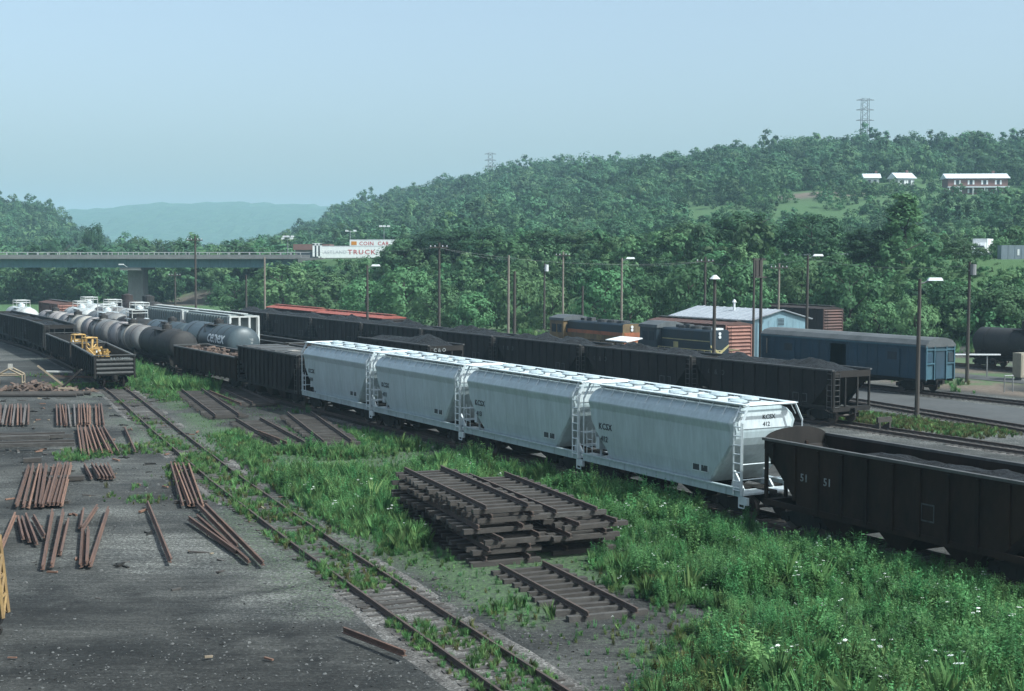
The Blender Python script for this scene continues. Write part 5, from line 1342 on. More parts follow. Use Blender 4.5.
MB().box((1.8, 0, .1), (6.2, .35, .1)).build('plank', 'signwhite', pl); MB().box((0, 0, -.99), (.1, .1, 2.0)).box((3.8, 0, -.99), (.1, .1, 2.0)).build('trestle', 'dullsteel', pl)
tbm = t = thing('track_bumper', 'dark timber bumper standing on the track by the coal hopper end', 'bumper', (*xy(63.3, T_FIVE), RAILTOP), CARROT)
MB().box((0, 0, .9), (.3, 2.0, .5)).build('beam', 'tiedark', t)
for s in (-1, 1): MB().add([(-.2, s * .75 - .1, 0), (-.2, s * .75 + .1, 0), (1.1, s * .75 + .1, 0), (1.1, s * .75 - .1, 0), (-.15, s * .75 - .1, .66), (-.15, s * .75 + .1, .66)], [(0, 1, 2, 3), (0, 4, 5, 1), (1, 5, 2), (0, 3, 4), (3, 2, 5, 4)]).build('brace', 'tiedark', t)

tbm.scale = (.55, .55, .6)
# ------------------------------------------------------------------ loose rails
RAILS=[('A',-35.83,99.24,-31.52,87.08),('A',-35.48,99.24,-31.34,87.08),('A',-35.28,99.24,-31.16,87.08),('A',-35.07,99.24,-30.95,87.08),('A',-34.87,99.24,-30.74,87.08),('A',-34.59,99.24,-30.5,87.08),('A',-34.39,99.24,-30.26,87.08),('A',-34.11,99.24,-30.02,87.08),('A',-33.84,99.24,-29.84,87.08),('B',-31.91,98.97,-27.79,86.57),('B',-31.63,98.97,-27.58,86.57),('B',-31.46,98.97,-27.4,86.57),('B',-31.27,98.97,-27.22,86.57),('B',-31.05,98.97,-27.01,86.57),('C',-30.77,99.5,-26.82,86.77),('C',-30.5,99.5,-26.6,86.77),('C',-30.29,99.5,-26.4,86.77),('C',-30.09,99.5,-26.2,86.77),('C',-29.88,99.5,-26.02,86.77),('C',-29.7,99.5,-25.84,86.77),('D',-29.18,99.24,-25.53,87.08),('D',-29.01,99.24,-25.33,87.08),('D',-28.81,99.24,-25.13,87.08),('E',-26.47,86.07,-22.66,74.45),('E',-26.25,86.07,-22.35,74.08),('E',-26.07,86.07,-21.97,73.57),('E',-25.9,86.07,-22.29,75.2),('E',-25.75,86.07,-22.1,75.2),('F',-25.52,86.07,-21.72,74.82),('F',-25.25,86.07,-21.41,74.82),('F',-25.06,86.07,-21.14,74.82),('F',-24.9,86.07,-20.79,74.82),('G',-23.42,85.58,-20.04,75.05),('H',-24.01,70.23,-20.53,58.47),('H',-23.79,70.23,-20.31,58.47),('H',-23.57,70.23,-20.07,58.47),('H',-23.36,70.23,-19.82,58.47),('H',-23.11,70.23,-19.59,58.47),('H',-22.83,70.23,-19.44,58.47),('I',-22.77,70.9,-19.34,58.34),('I',-22.61,70.9,-19.15,58.34),('I',-22.46,70.9,-18.96,58.34),('I',-22.32,70.9,-18.79,58.34),('I',-22.18,70.9,-18.62,58.34),('J',-21.31,70.36,-19.67,65.98),('J',-20.96,70.36,-19.27,65.98),('J',-20.75,70.36,-19.08,65.98),('J',-20.53,70.36,-18.9,65.98),('J',-20.31,70.36,-18.74,65.98),('J',-20.09,70.36,-18.59,65.98),('K',-17.08,70.56,-13.68,58.66),('K',-16.88,70.56,-13.46,58.66),('K',-16.69,70.56,-13.24,58.66),('K',-16.47,70.56,-13.04,58.66),('K',-16.2,70.56,-12.82,58.66),('L',-19.91,56.46,-17.71,48.38),('M',-19.59,55.85,-17.96,51.72),('M',-19.47,55.97,-17.62,51.37),('M',-19.47,56.46,-17.13,50.67),('M',-18.99,55.85,-17.29,51.88),('N',-18.72,57.38,-15.65,46.86),('N',-18.18,57.07,-15.38,46.95),('N',-17.48,55.38,-15.82,49.15),('O',-17.23,58.47,-16.34,53.57),('O',-17.53,57.51,-16.49,53.68),('O',-16.27,53.46,-14.42,47.12),('O',-16.11,53.46,-14.25,47.12),('O',-16.61,57.82,-14.1,47.12),('P',-15.24,58.99,-11.67,47.72),('Q',-12.71,55.56,-9.7,49.29),('Q',-12.46,55.97,-8.96,47.89),('Q',-13.08,58.6,-9.82,50.24),('Q',-12.63,58.34,-8.43,47.29),('S',-4.66,38.79,-2.78,36.39)]
RG = {'A': 'rusty rail in the wide bundle at the left edge below the gondola', 'B': 'rusty rail in the first of three bundles laid side by side', 'C': 'rusty rail in the middle of three bundles laid side by side',
      'D': 'rusty rail in the narrow last of three bundles laid side by side', 'E': 'rusty rail in the tight bundle just below the three bundles', 'F': 'rusty rail in the loose fan of four right of the tight bundle',
      'G': 'single rusty rail lying alone right of the rail fan', 'H': 'orange rusty rail in the large bundle at the left edge', 'I': 'rusty rail in the bundle angled against the large orange one',
      'J': 'short rusty rail in the bundle of six short pieces', 'K': 'rusty rail in the bundle of five closest to the near track', 'L': 'rusty rail cut by the left edge of the picture',
      'M': 'short rusty rail among four short crossing pieces', 'N': 'rusty rail in the group of three below the large bundle', 'O': 'rusty rail in the crossed group of five on the gravel',
      'P': 'single long rusty rail lying alone on the dark gravel', 'Q': 'rusty rail in the spread group of four pointing at the near track', 'S': 'short rusty rail lying beside the near track at the bottom'}
rr = random.Random(11)
_rcache = {}
def rail_mesh(L, mat):
    k = (round(L * 2) / 2, mat)
    if k not in _rcache:
        mb = MB(); n = len(RAILPROF); l = k[0] / 2
        mb.prism([(a, b) for a, b in RAILPROF], 'x', -l, l); _rcache[k] = mb.mesh('loose_rail', mat)
    return _rcache[k]
_seen = {}
_tot = {c: sum(1 for q in RAILS if q[0] == c) for c in 'ABCDEFGHIJKLMNOPQS'}
NTH = ['first', 'second', 'third', 'fourth', 'fifth', 'sixth', 'seventh', 'eighth', 'ninth']
for i, (g, x0, y0, x1, y1) in enumerate(RAILS):
    _seen[g] = _seen.get(g, -1) + 1
    L = math.hypot(x1 - x0, y1 - y0)
    mat = 'rustlight' if g in 'HE' and rr.random() < .6 else ('rustlight' if rr.random() < .35 else 'rust')
    if (g == 'C' and i % 6 == 2) or (g == 'A' and i % 3 == 1) or (g == 'B' and i % 5 == 3): mat = 'railgrey'
    if L > 12: L = 11.9
    if g in 'HIK' : L = min(L, 11.9)
    o = put('loose_rail', rail_mesh(L, mat), None, ((x0 + x1) / 2, (y0 + y1) / 2, .12), math.atan2(y1 - y0, x1 - x0) + rr.uniform(-.008, .008))
    o.location[2] += rr.uniform(-.03, .05); o.rotation_euler[1] = rr.uniform(-.004, .004)
    o.rotation_euler[0] = rr.choice((0, 0, 0, 0, .35, -.35))
    tag(o, RG[g] if _tot[g] == 1 else RG[g].replace('rusty rail', 'rail').replace('orange rail', 'rail') + ', ' + NTH[_seen[g]] + ' from left', 'rail', None if _tot[g] == 1 else 'loose rails, bundle ' + {c: n_ for c, n_ in zip('ABCDEFGHIJKLMNOPQS', ['at the left edge', 'first of three', 'middle of three', 'last of three', 'tight below three', 'fan of four', 'single right of fan', 'large orange', 'angled', 'short six', 'by the near track', 'left edge single', 'short crossing', 'group of three', 'crossed five', 'single on gravel', 'spread four', 'beside near track'])}[g])
# timber sleepers below the bundles
def timber(x, y, z, L, rot, label, group, mat='tiedark', w=.24, name='timber'):
    mb = MB().box((0, 0, 0), (L, w, .2)); o = mb.build(name, mat); o.location = (x, y, z); o.rotation_euler = (0, 0, rot)
    return tag(o, label, 'timber', group)
def spacers(pairs, label):
    for q, (x0, y0, x1, y1) in enumerate(pairs):
        timber((x0 + x1) / 2, (y0 + y1) / 2, .03, math.hypot(x1 - x0, y1 - y0), math.atan2(y1 - y0, x1 - x0), label + [', far end of the large bundle', ', near end of the large bundle', ', far end by the near track', ', near end by the near track'][q], 'timbers under rail bundles')
if False: spacers([(-35.4, 97.4, -27.9, 97.4), (-32.1, 88.6, -25.2, 88.6)], 'dark timber bearer under the rail bundles laid side by side')
spacers([(-23.7, 68.4, -21.5, 68.4), (-21.2, 60.2, -18.9, 60.2), (-16.7, 69.0, -15.5, 69.0), (-14.4, 60.2, -13.0, 60.2)], 'dark timber bearer under rusty rails')
for k, (x0, y0, x1, y1) in enumerate([(-29.33, 80.98, -26.3, 83.44), (-28.15, 79.84, -25.47, 81.15), (-27.67, 78.16, -24.77, 79.67), (-27.13, 76.62, -24.1, 77.5), (-29.82, 82.33, -27.21, 83.06), (-29.9, 79.4, -26.0, 80.6)]):
    timber((x0 + x1) / 2 - 1.0, (y0 + y1) / 2 - .4, .2 + .12 * (k % 2), 5.6, math.atan2(y1 - y0, x1 - x0) * .5, 'long weathered timber in the crosswise heap below the rail bundles, ' + NTH[k] + ' laid', 'crosswise timber heap', 'tie' if k % 2 else 'tiedark', .26)
timber(-24.6, 72.4, .12, .9, .4, 'small timber block lying below the rail fan', None, 'tiedark', .4, 'timber_block')
timber(-20.9, 66.2, .15, 1.6, .2, 'dark timber piece behind the short rails', None, 'tiedark', .5, 'timber_piece')

# junk heap left of the gondolas
t = thing('wooden_trestle', 'pale wooden frame with pitched top in the scrap heap below the gondola', 'trestle', (-41.4, 117, 0), .2)
mb = MB()
for y in (-.8, .8): mb.bar((-1, y, 0), (-1, y, .8), .12).bar((1, y, 0), (1, y, .8), .12).bar((-1, y, .8), (0, y, 1.35), .12).bar((1, y, .8), (0, y, 1.35), .12).bar((-1, y, .8), (1, y, .8), .1)
for x, z in ((-1, .8), (0, 1.35), (1, .8), (-1, .15), (1, .15)): mb.bar((x, -.8, z), (x, .8, z), .1)
mb.build('frame', 'creamtan', t); MB().box((0, 0, 1.5), (.35, .2, .4)).build('peak_block', 'tankcream', t)
JK = [(-36.4, 112.6, .9, 3.2, .7, 'pole', 'bleached plank leaning up in the scrap heap', 'creamtan'), (-35.2, 111.8, .5, 3.6, -.7, 'beam', 'dark beam sloping in the scrap heap', 'tiedark'),
      (-38.0, 119, .4, 3.0, .1, 'beam', 'dark beam behind the wooden frame', 'tiedark'), (-39.6, 124.0, .5, 2.2, .3, 'plank', 'white plank lying behind the scrap heap', 'tankwhite'),
      (-37.2, 121, .3, 4.4, 0, 'beam', 'rusty beam lying behind the scrap heap', 'rust'), (-34.6, 110.2, .3, 1.4, .5, 'plank', 'tan plank end at the right of the scrap heap', 'creamtan')]
for x, y, z, L, tilt, nm, lab, mat in JK:
    o = MB().box((0, 0, 0), (L, .2, .14)).build(nm, mat); o.location = (x, y, z); o.rotation_euler = (0, tilt if nm != 'plank' else .05, .35 if tilt > 0 else -.2); tag(o, lab, nm)
for k in range(3):
    o = MB().cyl((-4.2, 0, 0), (4.2, 0, 0), .16, n=10).build('pipe', 'tiedark'); o.location = (-36.9 + .3 * k, 106.2 + .75 * k, .16); o.rotation_euler = (0, 0, .02 + .02 * k); tag(o, 'long dark pipe lying below the scrap heap, ' + ['nearest', 'middle', 'farthest'][k] + ' of three', 'pipe', 'dark pipes below the scrap heap')
r = random.Random(3); mb = MB()
for k in range(150):
    a = r.gauss(0, 1) ; b = r.gauss(0, .6); x = -37.4 + a * 1.9; y = 110.6 + b * 1.4; h = max(0, .7 - .25 * (a * a + b * b))
    mb.box((x, y, h * r.random() + .05), (r.uniform(.2, 1.1), r.uniform(.08, .35), r.uniform(.05, .2)), Matrix.Rotation(r.uniform(0, 3), 3, 'Z') @ Matrix.Rotation(r.uniform(-.5, .5), 3, 'Y'))
o = mb.build('scrap_debris', 'scrap'); o['kind'] = 'stuff'; o['label'] = 'low heap of rusty scrap left of the gondolas'

# yellow lattice crane boom at the left edge
t = thing('crane_boom', 'yellow lattice crane boom end at the left edge', 'crane boom', (-15.05, 38.9, 0), R(8))
mb = MB(); w = .34
C4 = [(-w, -w), (w, -w), (w, w), (-w, w)]
def bp(k, c): return (c[0] * (1 - .02 * k) + .62 - .04 * k, c[1] * (1 - .02 * k), .55 + k * .55)
for c in C4: mb.bar(bp(0, c), bp(4, c), .11)
for k in range(4):
    for i in range(4):
        a, b = C4[i], C4[(i + 1) % 4]; mb.bar(bp(k, a), bp(k + 1, b), .08); mb.bar(bp(k + 1, a), bp(k + 1, b), .08)
mb.build('lattice', 'craneyellow', t)
MB().cyl((.55, -.3, .45), (.55, .3, .45), .32, n=12).build('sheave', 'dark', t)
MB().box((.35, 0, .28), (.5, .5, .5)).cyl((.75, -.1, .12), (.75, .1, .12), .12, n=10).build('hook_block', 'dark', t)

# ------------------------------------------------------------------ track panels
PR = {}
def panel(label, x, y, z, L, deg, group, seed, tilt=0.0, dark=False):
    r = random.Random(seed)
    t = thing('prefab_track', label, 'track', (x, y, z), R(deg), group)
    k = round(L, 1)
    if k not in PR: PR[k] = MB().prism(RAILPROF, 'x', -k / 2, k / 2).mesh('rail', 'railworn')
    for s in (-1, 1): put('rail', PR[k], t, (r.uniform(-.25, .25), s * .7525, .17))
    n = int(L / .62)
    for i in range(n):
        o = put('tie', TIES[r.choice((4, 5, 6, 7, 4, 5, 6, 1) if dark else (4, 5, 6, 7, 4, 6, 0, 2))], t, (-L / 2 + (i + .5) * L / n + r.uniform(-.06, .06), r.uniform(-.12, .12), .165), r.uniform(-.05, .05))
    t.rotation_euler[1] = tilt
    return t
ORD = ['lowest', 'second lowest', 'third lowest', 'fourth', 'fifth', 'topmost']
for k in range(6):
    panel('track panel in the left column of the big stack, ' + ORD[k], -2.0 + rr.uniform(-.15, .15) + (.25 if k < 3 else 0), 53.0 + rr.uniform(-.3, .3) - (.5 if k < 3 else 0), .02 + k * .335, 9.6, 112 + rr.uniform(-1.5, 1.5), 'panels in the left column of the stack', 40 + k)
for k in range(5):
    panel('track panel in the right column of the big stack, ' + (ORD[k] if k < 4 else 'topmost'), .75 + rr.uniform(-.12, .12) + (.35 if k in (2, 3) else 0), 53.9 + rr.uniform(-.3, .3) - (.9 if k in (2, 3) else 0), .02 + k * .335, 9.0, 113.5 + rr.uniform(-2, 2), 'panels in the right column of the stack', 60 + k)
panel('track panel lying in the weeds at the foot of the big stack', 1.6, 43.9, -.02, 7.0, 112, None, 80)
panel('long dark track panel on the ground by the gondola end', -21.6, 100.6, .04, 19.0, 109.5, None, 81, dark=True)
panel('dark track panel beside the long one near the scrap gondola', -19.6, 104.6, .06, 11.6, 112, None, 82, dark=True)
panel('weathered track panel in the weeds before the first pale hopper', -14.4, 83.6, .04, 13.0, 111, None, 83)
panel('rusty track panel next to the pale hoppers, partly over its neighbour', -11.6, 84.2, .22, 15.0, 106.5, None, 84)
for k, (x, y, L, a, lab) in enumerate([(-20.6, 101.5, 10.0, 114, 'loose bent rail lying across the long dark track panel'), (-13.4, 79.0, 5.5, 116, 'loose rail lying across the weathered track panel')]):
    o = put('loose_rail', rail_mesh(L, 'rust'), None, (x, y, .38), R(a)); tag(o, lab, 'rail')

# ------------------------------------------------------------------ trees
def leaf_cloud(mb, r, cx, cy, cz, rad, n, size, flat=.8, mid=None, grip=0.0):
    """n leaf faces spread over a clump"""
    vs = []; fs = []
    for _ in range(n):
        d = Vector((r.gauss(0, 1), r.gauss(0, 1), r.gauss(0, 1)))
        if d.length < 1e-4: continue
        d.normalize(); q = rad * (r.random() ** .45)
        c = Vector((cx + d.x * q, cy + d.y * q, cz + d.z * q * flat))
        nrm = d + Vector((r.gauss(0, .7), r.gauss(0, .7), r.gauss(.35, .6))) * (1 - .5 * grip)
        if mid is not None: nrm = nrm + (c - mid).normalized() * 1.6 * grip
        nrm.normalize()
        s = size * r.uniform(.6, 1.25)
        a = nrm.orthogonal().normalized(); b = nrm.cross(a); t = r.uniform(0, 6.28)
        a, b = a * math.cos(t) + b * math.sin(t), b * math.cos(t) - a * math.sin(t)
        k = len(vs)
        vs += [c - a * s * .5, c - b * s * .32, c + a * s * .55, c + b * s * .32]
        fs.append((k, k + 1, k + 2, k + 3))
    mb.add(vs, fs)
def crown_mesh(seed, H, Rr, nclump, nleaf, size, mat, base=.25, shape='round', grip=.75):
    r = random.Random(seed); mb = MB()
    for k in range(nclump):
        t = r.random() ** .8
        z = H * (base + (1 - base) * t)
        u = (t - .42) / .58 if t > .42 else (t - .42) / .42
        prof = math.sqrt(max(0.05, 1 - u * u * .93))
        if shape == 'tall': prof = (1 - .75 * t) * (.55 + .45 * min(1, t * 5))
        a = r.uniform(0, 6.283); q = Rr * prof * (.35 + .65 * math.sqrt(r.random()))
        cr = Rr * r.uniform(.20, .40) * (1 if shape != 'tall' else .85)
        leaf_cloud(mb, r, q * math.cos(a), q * math.sin(a), z - cr * .4, cr, nleaf, size, .8, Vector((0, 0, H * .45)), grip)
    return mb.mesh('crown', mat)
def trunk_mesh(seed, H, Rr):
    r = random.Random(seed); mb = MB()
    pts = [Vector((0, 0, -.6))]
    for k in range(1, 6): pts.append(Vector((r.uniform(-.03, .03) * H, r.uniform(-.03, .03) * H, H * .8 * k / 5)))
    rad = H * .022 + .06
    for k in range(5): mb.cyl(pts[k], pts[k + 1], rad * (1 - k * .17), rad * (1 - (k + 1) * .17), 7)
    for k in range(9):
        i = r.randint(1, 4); a = r.uniform(0, 6.28); l = Rr * r.uniform(.5, .85)
        e = pts[i] + Vector((math.cos(a) * l, math.sin(a) * l, l * r.uniform(.4, .9)))
        mb.cyl(pts[i], e, rad * .4, rad * .12, 5)
    return mb.mesh('trunk', 'bark')
CR = {}
def tree(label, x, y, ztop, w, kind, k, group):
    z0 = zt(x, y) - .2; H = max(3.0, ztop - z0); Rr = w / 2
    q = (kind, k % (6 if kind != 'T' else 1))
    if q not in CR:
        if kind == 'A': CR[q] = (crown_mesh(100 + k, 10, 5, 54, 70, .60, 'leafA', .10), trunk_mesh(200 + k, 10, 5))
        elif kind == 'B': CR[q] = (crown_mesh(300 + k, 10, 5.2, 44, 62, .66, 'leafB', .08), trunk_mesh(400 + k, 10, 5))
        else: CR[q] = (crown_mesh(500 + k, 10, 3.1, 72, 56, .42, 'leafT', .08, 'tall'), trunk_mesh(600 + k, 10, 3))
    t = thing('tree' if kind != 'B' else 'bushy_tree', label, 'tree', (x, y, z0), k * 1.7, group)
    c = put('crown', CR[q][0], t); s = put('trunk', CR[q][1], t)
    for o in (c, s): o.scale = (Rr / (5 if kind != 'T' else 3.1), Rr / (5 if kind != 'T' else 3.1), H / 10)
TREES = [(-20.0,265,14.0,9.7,'A'),(-12.3,262,15.8,11.4,'A'),(-5.4,258,15.9,11.6,'A'),(4.9,250,15.1,10.9,'A'),(12.8,250,15.1,9.8,'A'),(22.1,245,14.5,10.0,'A'),(30.0,240,16.6,10.5,'A'),(37.4,228,17.9,12.5,'A'),(47.3,224,17.4,10.1,'A'),(54.3,198,19.3,8.6,'T'),(50.1,200,14.6,7.9,'A'),(67.1,212,11.3,7.2,'A'),(-16.7,222,8.9,9.1,'B'),(-23.1,225,7.3,7.9,'B'),(-10.4,205,6.6,7.5,'B'),(-5.6,200,5.6,6.2,'B'),(0.4,203,8.9,7.7,'B'),(5.5,196,6.9,6.3,'B'),(23.0,184,9.9,7.8,'B'),(29.8,186,10.1,7.3,'B'),(18.4,190,8.0,7.5,'B'),(12.6,194,9.0,8.2,'B'),(42.3,178,9.9,8.3,'B'),(37.3,184,9.9,7.0,'B'),(53.0,172,7.5,7.0,'B'),(58.1,168,7.1,7.3,'B'),(46.8,165,6.0,5.8,'B'),(-42.4,262,9.2,12.2,'B'),(-33.4,250,8.0,9.8,'B'),(-52.0,268,6.0,9.4,'B'),(44.0,170,5.4,5.3,'B'),(31.7,178,7.0,5.0,'B'),(23.5,178,6.1,5.5,'B'),(15.1,182,5.5,5.6,'B'),(-126.1,430,20.5,7.9,'A'),(-111.4,420,16.4,11.8,'A'),(-107.4,440,16.4,13.6,'A'),(-133.5,420,16.1,11.8,'A')]
TL = {0: 'dark broad tree at the right end of the truck sign', 1: 'big dark tree right of the signs, above the yellow loader', 2: 'big dark tree behind the thick dark pole', 7: 'largest round crowned tree above the shed roof', 8: 'round crowned tree with open branches right of the largest one',
      9: 'tall narrow cottonwood rising above the blue baggage car', 10: 'dark broad tree leaning on the tall cottonwood', 11: 'dark tree below the white box truck', 6: 'round crowned tree above the blue locomotive', 27: 'wide light green bush below the bridge end', 28: 'light green bush below the truck sign', 29: 'low light green bush under the bridge girder', 34: 'tree standing up behind the bridge, left of the pier'}
TL.update({13: 'light green bushy tree below the truck sign slope, behind the red roofed boxcar', 12: 'tall light green bushy tree left of the thick dark pole', 14: 'light green bushy tree right of the thick dark pole', 15: 'low light green bush behind the yellow loader', 16: 'bushy tree behind the bleached gravel pole', 17: 'low bush below the pole with the transformer can', 18: 'bushy tree just left of the dark pole group by the shed', 19: 'bushy tree directly behind the shed roof ridge', 20: 'bushy tree above the gap between the locomotives', 21: 'bushy tree right of the bleached crossarm pole', 22: 'bushy tree above the dark brown boxcar', 23: 'bushy tree behind the shed gable corner pole', 24: 'bushy tree above the right end of the baggage car', 25: 'bushy tree behind the pole with a small box', 26: 'low bush just behind the baggage car roof', 30: 'small bush at the foot of the tall cottonwood', 31: 'small bush behind the shed roof, right of its flue', 32: 'small bush behind the shed roof, left of its flue', 33: 'small bush behind the blue locomotive', 35: 'rounded tree behind the bridge, just right of the pier', 36: 'wide rounded tree behind the bridge, beside the tall crossarm pole', 37: 'rounded tree behind the bridge left of the pier', 3: 'dark leafy tree above the bleached crossarm pole', 4: 'dark leafy tree right of the pole with the transformer can', 5: 'dark leafy tree above the lamp pole between the locomotives'})
for k, (x, y, z, w, kind) in enumerate(TREES):
    g = 'dark trees along the highway bank' if kind == 'A' and y < 300 else ('light green bushy trees behind the yard' if kind == 'B' else ('trees behind the bridge' if kind == 'A' else None))
    lab = TL.get(k) or {'dark trees along the highway bank': 'dark leafy tree in the row along the highway bank', 'light green bushy trees behind the yard': 'light green bushy tree at the foot of the wooded bank', 'trees behind the bridge': 'rounded tree standing behind the bridge girders'}[g]
    tree(lab, x, y, z, w, kind, k, g)

# ------------------------------------------------------------------ scattered growth (instanced)
def scatter(name, pts, scales, rots, idx, sources, label, tilt=None):
    col = bpy.data.collections.new(name + '_sources')
    for k, m_ in enumerate(sources):
        col.objects.link(bpy.data.objects.new('%s_source_%02d' % (name, k), m_))
    me = bpy.data.meshes.new(name); me.from_pydata([tuple(p) for p in pts], [], [])
    for nm, dt, data in (('scl', 'FLOAT_VECTOR', scales), ('rot', 'FLOAT_VECTOR', rots)):
        at = me.attributes.new(nm, dt, 'POINT'); at.data.foreach_set('vector', np.asarray(data, np.float32).ravel())
    at = me.attributes.new('pick', 'INT', 'POINT'); at.data.foreach_set('value', np.asarray(idx, np.int32))
    o = put(name, me); o['kind'] = 'stuff'; o['label'] = label
    ng = bpy.data.node_groups.new(name, 'GeometryNodeTree')
    ng.interface.new_socket('Geometry', in_out='INPUT', socket_type='NodeSocketGeometry'); ng.interface.new_socket('Geometry', in_out='OUTPUT', socket_type='NodeSocketGeometry')
    N = ng.nodes; i = N.new('NodeGroupInput'); q = N.new('NodeGroupOutput'); p = N.new('GeometryNodeInstanceOnPoints'); ci = N.new('GeometryNodeCollectionInfo')
    ci.inputs[0].default_value = col; ci.inputs['Separate Children'].default_value = True; ci.inputs['Reset Children'].default_value = True
    p.inputs['Pick Instance'].default_value = True
    def attr(nm, dt):
        a = N.new('GeometryNodeInputNamedAttribute'); a.data_type = dt; a.inputs[0].default_value = nm
        return [s for s in a.outputs if s.enabled and s.name == 'Attribute'][0]
    e2r = N.new('FunctionNodeEulerToRotation')
    L = ng.links.new
    L(attr('rot', 'FLOAT_VECTOR'), e2r.inputs[0]); L(e2r.outputs[0], p.inputs['Rotation'])
    L(attr('scl', 'FLOAT_VECTOR'), p.inputs['Scale']); L(attr('pick', 'INT'), p.inputs['Instance Index'])
    L(i.outputs[0], p.inputs['Points']); L(ci.outputs[0], p.inputs['Instance']); L(p.outputs[0], q.inputs[0])
    md = o.modifiers.new(name, 'NODES'); md.node_group = ng
    return o
rng = np.random.default_rng(4)
def rots(n, tilt=0.0): return np.stack([rng.normal(0, tilt, n), rng.normal(0, tilt, n), rng.uniform(0, 6.283, n)], 1)

# hillside woods
FT = [crown_mesh(700 + k, [8.6, 9.4, 10.5, 8.0, 11.0, 9.0][k], [5.4, 6.2, 4.8, 5.6, 4.2, 6.6][k], [15, 18, 17, 14, 16, 20][k], 34, .95, 'leafC', .0, 'round', 1.0) for k in range(6)]
n = 42000
fx = rng.uniform(-560, 430, n); fy = rng.uniform(325, 1010, n)
keep = (np.abs(fx / fy) < .50)
fx, fy = fx[keep], fy[keep]
fz = terrain(fx, fy)
meadow = 1.1 * np.exp(-(((fx - 105) / 80) ** 2 + ((fy - 440) / 58) ** 2)) + .55 * np.exp(-(((fx - 165) / 40) ** 2 + ((fy - 455) / 42) ** 2)) + .9 * np.exp(-(((fx - 104) / 20) ** 2 + ((fy - 472) / 20) ** 2))
clear = ((fx > 122) & (fx < 180) & (fy > 470) & (fy < 534)) | ((fy < 372) & (fx > -66) & (fx < -22))
hwd = np.min(np.hypot(fx[:, None] - np.array([p[0] for p in hp])[None], fy[:, None] - np.array([p[1] for p in hp])[None]), 1)
dens = (1 - np.clip(meadow * 1.25, 0, .93)) * (fbm(fx / 22, fy / 22, 91) > .28)
dens = np.where((fx < -60) & (fx > -230) & (fy < 800) & (fz < 8), dens * .8, dens)
dens = dens * np.where(fy < 600, .46, .38)
foot_ = ((fx > 143) & (fx < 181) & (fy > 462) & (fy < 514)) | ((fx > 128) & (fx < 151) & (fy > 512) & (fy < 534))
k = (rng.random(len(fx)) < dens) & ~(clear & (fy < 372)) & ~foot_ & (hwd > 13)
fx, fy, fz = fx[k], fy[k], fz[k]
sc = np.clip(rng.normal(.86, .22, len(fx)), .40, 1.3) * np.where(meadow[k] > .3, .75, 1)
sc = np.where(clear[k], sc * .36, sc)
low = (fy < 470) & (fx > -60); sc = np.where(low, sc * .8, sc)
hs = sc * rng.uniform(.8, 1.15, len(fx))
scatter('hill_forest', np.stack([fx, fy, fz - .4], 1), np.stack([sc, sc, hs], 1), rots(len(fx), .05), rng.integers(0, 6, len(fx)), FT, 'dense green woods covering the hillsides')

# shrubs: the bank below the highway, the meadow, the valley under the bridge
SH = [crown_mesh(800 + k, 3.0, [2.0, 1.7, 2.3, 1.5][k], 13, 34, .42, 'leafB', 0.0) for k in range(4)] + [crown_mesh(820 + k, 3.2, [1.9, 2.2][k], 13, 34, .42, 'leafA', 0.0) for k in range(2)]
n = 24000
sx = rng.uniform(-200, 210, n); sy = rng.uniform(140, 520, n)
ft = lerp_table(FOOT, sx)
hwd = np.min(np.hypot(sx[:, None] - np.array([p[0] for p in hp])[None], sy[:, None] - np.array([p[1] for p in hp])[None]), 1)
mead = np.exp(-(((sx - 105) / 84) ** 2 + ((sy - 440) / 60) ** 2))
on_bank = (sy > ft - 3) & (sy < 330) & (sx > -66)
bare = np.exp(-(((sx + 74) / 10) ** 2 + ((sy - 322) / 17) ** 2)) > .4
bare |= False & (np.exp(-(((sx - 88) / 22) ** 2 + ((sy - 232) / 7) ** 2)) > .45)
under = (sx < -60) & (sy > 327) & (sy < 420)
k = ((on_bank & (rng.random(n) < .95)) | ((mead > .25) & (sy > 320) & (fbm(sx / 16, sy / 16, 77) > .46) & (rng.random(n) < .5)) | (under & (rng.random(n) < .8))) & (hwd > 7.5) & ~bare & (np.abs(sx / sy) < .48)
k &= ~((sx > 66) & (sx < 88) & (sy > 196) & (sy < 216.5)) & ~((sx > 143) & (sx < 181) & (sy > 455) & (sy < 514) & (rng.random(n) < .7))
k &= ~((sx > -47) & (sx < -26) & (sy > 305) & (sy < 352) & (rng.random(n) < .8))
ux, uy_ = sx[k], sy[k]; ss = np.clip(rng.normal(1.0, .3, len(ux)), .4, 1.9) * np.where(mead[k] > .25, .8, 1.0) * np.where(uy_ > 320, 1.0, 1.0)
ss = np.where((ux < -60), ss * 1.35, ss); ss = np.where((hwd[k] < 13), ss * .6, ss)
# the verge is cut back where the highway, its signs and the parked trailer stand open to the yard
uz = terrain(ux, uy_); be = ux / uy_; top = uz + 3.1 * ss
cut = ((be > -.165) & (be < -.083) & (uy_ < 350) & (top > 10.5)) | ((be > .325) & (be < .42) & (uy_ < 214) & (top > 9.6)) | ((be > .30) & (be < .335) & (uy_ < 262) & (top > 11.3)) | ((be > .18) & (be < .245) & (uy_ < 285) & (top > 11.3))
lim = np.where(be < 0, 10.3, np.where(be > .335, 9.4, 11.0)); ss = np.where(cut, np.clip((lim - uz) / 3.3, .12, .5), ss)
scatter('undergrowth', np.stack([ux, uy_, terrain(ux, uy_) - .2], 1), np.stack([ss, ss, ss * rng.uniform(.8, 1.25, len(ux))], 1), rots(len(ux), .05), np.where(fbm(ux / 14, uy_ / 14, 37) > .5, rng.integers(0, 4, len(ux)), rng.integers(0, 6, len(ux))), SH, 'tangled green shrubs on the bank and valley floor')

